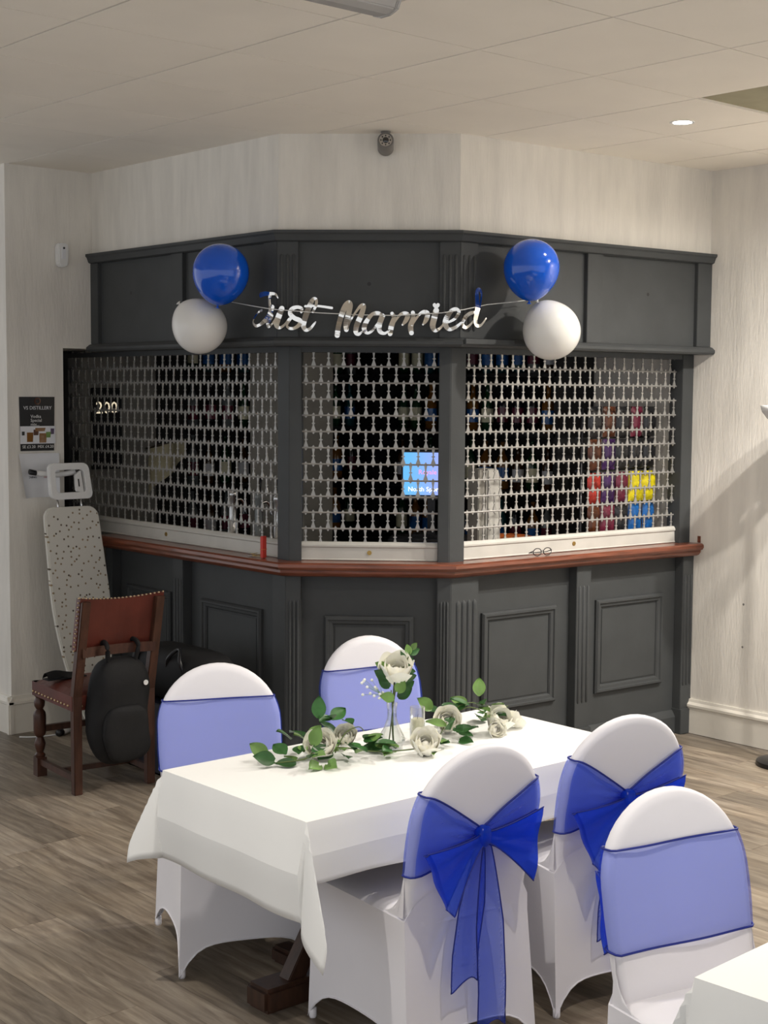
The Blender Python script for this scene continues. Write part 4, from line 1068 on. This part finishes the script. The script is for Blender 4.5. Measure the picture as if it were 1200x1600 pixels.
for (x, y, z, d, lt) in ((2.84, 3.55, .10, (.1, .1, 1), 0), (2.90, 3.56, .085, (.7, .1, .3), 0), (2.595, 3.49, .03, (-.5, .6, .5), 1), (2.60, 3.46, .02, (-.6, .2, .2), 0), (3.30, 3.52, .07, (-.7, .3, .6), 1), (3.47, 3.47, .10, (.3, .3, .7), 1), (2.70, 3.37, .01, (-.7, -.3, .05), 1), (2.72, 3.36, .012, (-.2, -.8, .05), 1), (2.73, 3.44, .05, (.2, -.2, .9), 1)):
    put_leaf(g, G(x, y, z), d, (-.6, -.6, .5), 1.15, lt)

v = thing('bud_vase', 'clear glass bud vase holding one cream rose and eucalyptus', 'vase', (3.017, 3.403, TZ + .002))
prof = [(.034, 0), (.036, .004), (.033, .010), (.040, .022), (.043, .034), (.038, .048), (.025, .072), (.0155, .10), (.0145, .125), (.018, .150)]
inner = [(r - .0022, z + (.003 if k == 0 else 0)) for k, (r, z) in enumerate(prof)]
MB().lathe(prof + inner[::-1], 32).build('glass', 'glass', v, smooth=True)
stem = MB(); stem.tube([(.008, 0, .012), (0, 0, .10), (.004, 0, .16), (.012, 0, .235)], .0028, 8); stem.tube([(-.008, .006, .015), (.002, 0, .12), (-.004, 0, .19)], .002, 6); stem.tube([(0, -.008, .015), (.003, 0, .13), (.02, .0, .22), (.055, -.02, .30)], .002, 6)
stem.build('stem', 'stem', v, smooth=True)
rose(v, (.012, -.004, .238), (-.32, -.42, .85), 1.42, 21)
r = random.Random(5)
for (x, y, z, d, s_, lt) in ((.0, -.01, .165, (-.75, .2, .2), .9, 1), (.015, -.01, .165, (.5, -.5, .5), .9, 0), (.005, -.02, .185, (.05, -.5, .8), .95, 1), (.03, -.01, .19, (.6, -.3, .4), .8, 0), (-.01, .0, .20, (-.7, .3, .6), .8, 0), (-.015, 0, .225, (-.7, .4, .55), .9, 0), (.03, -.02, .225, (.7, -.4, .2), .7, 0), (-.01, .01, .255, (-.7, .5, .5), .8, 1), (.045, -.01, .265, (.5, -.5, .7), .6, 0), (.05, -.015, .285, (-.3, .4, .7), .6, 0), (.055, -.02, .30, (.7, -.5, .5), .6, 0), (.055, -.02, .30, (-.2, .2, 1), .6, 1), (.06, -.022, .315, (.5, -.4, .8), .5, 1), (.045, -.015, .25, (.6, -.6, -.1), .5, 0)):
    put_leaf(v, Vector((x, y, z)), d, (-.6, -.7, .3), s_, lt)
gy = MB(); tw = MB()
for k in range(16):
    p = Vector((-.045 + r.uniform(-.035, .04), .045 + r.uniform(-.03, .03), .19 + r.uniform(-.025, .04)))
    gy.sphere(.0048, 8, 6, T=Matrix.Translation(p)); tw.tube([(.0, 0, .15), (-.025, .02, .175), p], .0005, 4)
tag(gy.build('gypsophila', 'gyp', v, smooth=True), 'tiny white gypsophila flowers', kind='stuff'); tw.build('twigs', 'leafl', v)

c = thing('candle', 'cream pillar candle in a clear glass cylinder beside the vase', 'candle', (3.148, 3.427, TZ + .002))
MB().lathe([(.024, 0), (.0245, .003), (.0245, .115), (.0228, .115), (.0228, .004), (.001, .004)], 32, cap=False).add([], []).build('glass', 'glass', c, smooth=True)
MB().lathe([(.001, .0045), (.0215, .0045), (.0215, .074), (.018, .077), (.001, .075)], 28, cap=False).build('wax', 'wax', c, smooth=True)
MB().tube([(0, 0, .074), (.001, 0, .084), (.003, 0, .09)], .0009, 6).build('wick', 'blackgloss', c)

# ------------------------------------------------------------------ things on the worktop
def bar_loc(i, s, off, z):
    a, d, nn, L = seg(i); p = a + d * s + nn * off; return (p.x, p.y, z)
t = thing('lighter', 'small red and orange upright box standing on the bar top', 'box', bar_loc(0, 1.99, -.075, 1.034), .3)
MB().box(-.014, .014, -.010, .010, 0, .105).build('body', 'red', t, bevel=.003)
MB().box(-.0145, .0145, -.0105, .0105, .04, .043).build('band', 'orange', t)
t = thing('keys', 'small bunch of keys on the bar top beside the red box', 'keys', bar_loc(0, 1.90, -.065, 1.034))
MB().tube([(.012 * math.cos(a * PI / 6), .012 * math.sin(a * PI / 6), .003) for a in range(12)], .0016, 6, closed=True).build('ring', 'steel', t, smooth=True)
for k in range(3):
    kT = Matrix.Translation((0, 0, .004 + .003 * k)) @ Matrix.Rotation(-1.2 + .8 * k, 4, 'Z')
    MB().lathe([(.004, 0), (.011, 0), (.011, .002), (.004, .002)], 12, kT @ Matrix.Translation((.022, 0, 0))).box(.032, .062, -.003, .003, 0, .002, kT).build('key', 'brass', t)
t = thing('spectacles', 'folded black spectacles lying on the bar top before the right shutter', 'glasses', bar_loc(2, .60, -.075, 1.034), -.06)
for sx in (-1, 1):
    MB().tube([(sx * .034 + .027 * math.cos(a * PI / 8), -.012, .020 + .018 * math.sin(a * PI / 8)) for a in range(16)], .0024, 6, closed=True).build('rim', 'blackgloss', t, smooth=True)
    MB().tube([(sx * .062, -.012, .026), (sx * .060, .02, .014), (-sx * .02, .028 + .004 * sx, .012)], .0022, 6).build('arm', 'blackgloss', t, smooth=True)
MB().tube([(-.008, -.012, .024), (0, -.013, .027), (.008, -.012, .024)], .002, 6).build('bridge', 'blackgloss', t)

# ------------------------------------------------------------------ floor lamp at the right edge
t = thing('floor_lamp', 'white bowl uplighter floor lamp on a black round base by the right wall', 'lamp', (6.185, 4.05, 0))
MB().lathe([(.135, 0), (.138, .008), (.135, .022), (.11, .032), (.03, .04)], 36).build('base', 'blackgloss', t, smooth=True, sharp=.7)
MB().tube([(0, 0, .03), (0, 0, 1.66)], .012, 12).build('pole', 'blackgloss', t, smooth=True)
MB().lathe([(.02, 1.655), (.06, 1.665), (.12, 1.70), (.155, 1.745), (.162, 1.775), (.156, 1.775), (.148, 1.747), (.115, 1.707), (.05, 1.675)], 32, cap=False).build('shade', 'white', t, smooth=True)

# ------------------------------------------------------------------ behind the shutters
col_ = thing('column', 'pale square column inside the bar', 'column', (5.06, 6.58, 0))
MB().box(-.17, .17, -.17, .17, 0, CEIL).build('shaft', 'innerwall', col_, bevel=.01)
MB().box(-.19, .19, -.19, .19, 0, .15).build('column_base', 'trim', col_)
def shelving(name, label, loc, rz, w, hgt, dep, ns):
    t = thing(name, label, 'shelves', loc, rz)
    MB().box(-w / 2, w / 2, dep - .02, dep, 0, hgt).build('back_panel', 'interior', t)
    for sx in (-1, 1): MB().box(sx * w / 2 - .015, sx * w / 2 + .015, 0, dep, 0, hgt).build('side_panel', 'interior', t)
    for k in range(ns): z = .92 + k * .34; MB().box(-w / 2, w / 2, 0, dep, z - .02, z).build('shelf', 'interior', t)
    MB().box(-w / 2, w / 2, -.12, dep, .86, .92).build('counter', 'interior', t)
    for k in range(3): MB().box(-w / 2 + .01 + w * k / 3, -w / 2 + w * (k + 1) / 3 - .01, -.10, -.08, .05, .85).build('door', 'interior', t)
    return t
shelving('back_bar', 'black back bar shelving along the rear wall inside the bar', (5.60, 7.34, 0), 0, 1.50, 2.45, .30, 4)
shelving('back_bar', 'black back bar shelving along the right wall inside the bar', (6.10, 6.30, 0), -PI / 2, 1.55, 2.45, .30, 4)
bot = {}
def bottle_mesh(m, hgt, r):
    key = (m, hgt, r)
    if key not in bot:
        bot[key] = MB().lathe([(r * .9, 0), (r, .006), (r, hgt * .58), (r * .8, hgt * .66), (r * .36, hgt * .76), (r * .33, hgt * .95), (r * .40, hgt * .955), (r * .40, hgt)], 14).mesh('bottle', m, True)
    return bot[key]
kinds = [('bottle_green', 'green', .29, .036), ('bottle_brown', 'brown', .27, .034), ('bottle_clear', 'clear', .30, .037), ('bottle_amber', 'amber', .28, .039), ('bottle_dark', 'black', .31, .036), ('bottle_teal', 'teal', .28, .037)]
labm = {}
ORD = ['first', 'second', 'third', 'fourth', 'fifth', 'sixth', 'seventh', 'eighth', 'ninth', 'tenth', 'eleventh']
r = random.Random(77)
for (unit, z0, name) in ((0, .92, 'counter'), (0, 1.26, 'lower shelf'), (0, 1.60, 'middle shelf'), (1, .92, 'counter'), (1, 1.26, 'lower shelf'), (1, 1.60, 'middle shelf'), (0, 1.94, 'top shelf'), (1, 1.94, 'top shelf')):
    for k in range(11):
        m, cn, hh, rr = r.choice(kinds)
        if unit == 0: loc = (4.98 + .125 * k + r.uniform(-.01, .01), 7.46, z0)
        else: loc = (6.22, 5.68 + .125 * k + r.uniform(-.01, .01), z0)
        b = inst('bottle', bottle_mesh(m, hh, rr), None, loc)
        where = ('rear wall', 'right wall')[unit]
        tag(b, '%s bottle, %s from left on %s, %s inside bar' % (cn, ORD[k] if unit == 0 else ORD[10 - k], name, where), 'bottle', 'bottles behind the bar')
        lb = MB().lathe([(rr + .0006, hh * .18), (rr + .0006, hh * .46)], 14, cap=False) if (m, hh) not in labm else None
        if lb: labm[(m, hh)] = lb.mesh('bottle_label', r.choice(['whitesh', 'pack_maroon', 'pack_blue', 'wax', 'pack_black']), True)
        inst('bottle_label', labm[(m, hh)], b)
# till screen
mloc = bar_loc(1, .70, -1.02, 1.16)
t = thing('till_screen', 'lit computer screen with blue picture and white caption inside the bar', 'screen', mloc, math.radians(-46))
MB().box(-.16, .16, .004, .03, .10, .36).build('case', 'blackgloss', t, bevel=.004)
MB().box(-.15, .15, .0, .005, .125, .35).build('display', 'screen', t)
MB().box(-.02, .02, .01, .03, -.08, .12).build('stand', 'blackgloss', t)
MB().box(-.10, .10, -.06, .09, -.10, -.08).build('foot', 'blackgloss', t, bevel=.004)
text_mesh('caption', 'North Sport Club', .034, 'scrtext', t, Matrix.Translation((0, -.002, .145)) @ Matrix.Rotation(PI / 2, 4, 'X'))
text_mesh('logo', 'Royale', .036, 'scrpink', t, Matrix.Translation((-.02, -.002, .235)) @ Matrix.Rotation(PI / 2, 4, 'X'))
t = thing('till_stand', 'black drawer unit carrying the lit screen inside the bar', 'cabinet', (mloc[0], mloc[1], 0), math.radians(-46))
MB().box(-.22, .22, -.12, .2, 0, 1.06).build('body', 'interior', t, bevel=.005)
for k in range(3): MB().box(-.20, .20, -.13, -.12, .1 + .3 * k, .37 + .3 * k).build('drawer', 'interior', t, bevel=.003)
# inner serving counter under the shutters
t = thing('serving_counter', 'dark inner serving counter behind the right shutter', 'counter', (5.6, 5.16, 0))
MB().box(-.72, .72, -.02, .17, .95, .985).build('surface', 'interior', t); MB().box(-.70, .70, .0, .15, 0, .95).build('body', 'interior', t)
# dispensers and tins behind the right shutter
t = thing('dispenser', 'tall pale grey drinks dispenser column behind the right shutter', 'dispenser', (5.17, 5.13, 1.033))
MB().prism([(-.05, 0), (.05, 0), (.05, .36), (.03, .42), (-.05, .42)], -.05, .05, 'y').build('tower', 'rail', t, bevel=.008)
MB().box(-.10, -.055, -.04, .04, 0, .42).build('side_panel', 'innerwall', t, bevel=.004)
t = thing('cake_tin', 'round tin with orange pattern inside the bar', 'tin', (5.34, 5.17, 1.033))
MB().lathe([(.145, 0), (.15, .004), (.15, .04)], 30).build('body', 'navy', t, smooth=True, sharp=.6)
MB().lathe([(.154, .04), (.154, .062), (.14, .070)], 30).build('lid', 'orange', t, smooth=True, sharp=.6)
# snack packets hanging on racks
def packet_mesh(m):
    def f(u, v):
        a = (u - .5) * 2; b = (v - .5) * 2
        th = .022 * (1 - a ** 4) * (1 - b ** 4)
        return (a * .055 * (1 - .04 * (1 - b * b)), -th, b * .08)
    mb = MB().grid(f, 8, 10); mb.grid(lambda u, v: (lambda p: (p[0], -p[1], p[2]))(f(u, v)), 8, 10)
    return mb.mesh('snack_packet', m, True)
pk = {m: packet_mesh(m) for m in ('pack_yellow', 'pack_brown', 'pack_purple', 'pack_red', 'pack_blue', 'pack_black', 'pack_maroon')}
t = thing('snack_rack', 'black wire snack rack inside the bar by the right wall', 'rack', (6.06, 4.985, 0))
for x in (-.30, .24): MB().tube([(x, .05, 0), (x, .05, 1.75)], .008, 8).build('upright', 'blackgloss', t, smooth=True)
for z in (1.165, 1.335, 1.51, 1.68): MB().box(-.32, .26, .05, .075, z - .09, z - .08).build('rail', 'blackgloss', t)
rowsz = [(1.68, ['pack_black', 'pack_brown', 'pack_black', 'pack_maroon', 'pack_black']), (1.51, ['pack_brown', 'pack_purple', 'pack_black', 'pack_black', 'pack_black']), (1.335, ['pack_red', 'pack_purple', 'pack_maroon', 'pack_yellow', 'pack_yellow']), (1.165, ['pack_brown', 'pack_maroon', 'pack_black', 'pack_blue', 'pack_blue'])]
cn = dict(pack_yellow='bright yellow', pack_brown='brown', pack_purple='purple', pack_red='red', pack_blue='blue', pack_black='black', pack_maroon='maroon')
for rr_, (z, ms) in enumerate(rowsz):
    for k, m in enumerate(ms):
        o = inst('snack_packet', pk[m], None, (6.06 - .23 + .112 * k, 4.985 + .022, z), (0, 0, r.uniform(-.1, .1)), (.98, 1, 1))
        tag(o, '%s snack packet, %s from the left in the %s row of the rack' % (cn[m], ORD[k], ['top', 'second', 'third', 'bottom'][rr_]), 'packet', 'snack packets on the rack')
# left side interior
t = thing('wall_menu', 'dark framed menu with lit numerals on the wall inside the bar at left', 'sign', (4.49, 7.65, 1.60))
MB().box(-.10, .10, -.025, 0, -.24, .24).build('frame', 'interior', t, bevel=.004)
text_mesh('numerals', '200', .10, 'menu_lit', t, Matrix.Translation((-.005, -.027, .09)) @ Matrix.Rotation(PI / 2, 4, 'X'))
t = thing('hanging_cloth', 'dull yellow green cloth hanging inside the bar behind the left shutter', 'cloth', (4.50, 7.0, 1.46))
MB().grid(lambda u, v: (-.12 + .25 * u, .02 * math.sin(9 * u), -.16 * (1 - v) * (1.3 - u) + .04 * u + .05 * v), 12, 8).build('cloth', 'olive', t, smooth=True)
MB().tube([(-.14, 0, .045), (.14, 0, .095)], .006, 6).build('rod', 'steel', t)
for k, (yy, m) in enumerate(((6.25, 'steel'), (6.02, 'bottle_clear'), (5.86, 'steel'))):
    t = thing('beer_tap', ['chrome beer tap column behind the left shutter', 'clear glass fronted beer tap behind the left shutter', 'chrome beer tap nearest the corner post behind the left shutter'][k], 'tap', (4.42, yy, 1.033), PI / 2)
    MB().lathe([(.034, 0), (.034, .012), (.022, .02), (.022, .24), (.026, .25), (.024, .28), (.006, .29)], 18).build('column', m, t, smooth=True)
    MB().tube(catmull([(0, 0, .22), (0, -.05, .23), (0, -.075, .20), (0, -.078, .16)], 5), .008, 8).build('spout', 'steel', t, smooth=True)
    MB().tube([(0, 0, .27), (0, -.01, .36)], [.008, .012], 10).build('handle', 'blackgloss', t, smooth=True)
t = thing('straw_cup', 'glass cup of red striped straws behind the left shutter', 'cup', (4.33, 5.64, 1.033))
MB().lathe([(.030, 0), (.036, .10), (.034, .10), (.028, .005)], 18).build('cup', 'glass', t, smooth=True)
for k in range(9):
    a = k * .7; MB().tube([(.012 * math.cos(a), .012 * math.sin(a), .01), (.045 * math.cos(a), .045 * math.sin(a), .20 + .02 * (k % 3))], .004, 6).build('straw', 'red' if k % 2 else 'white', t)
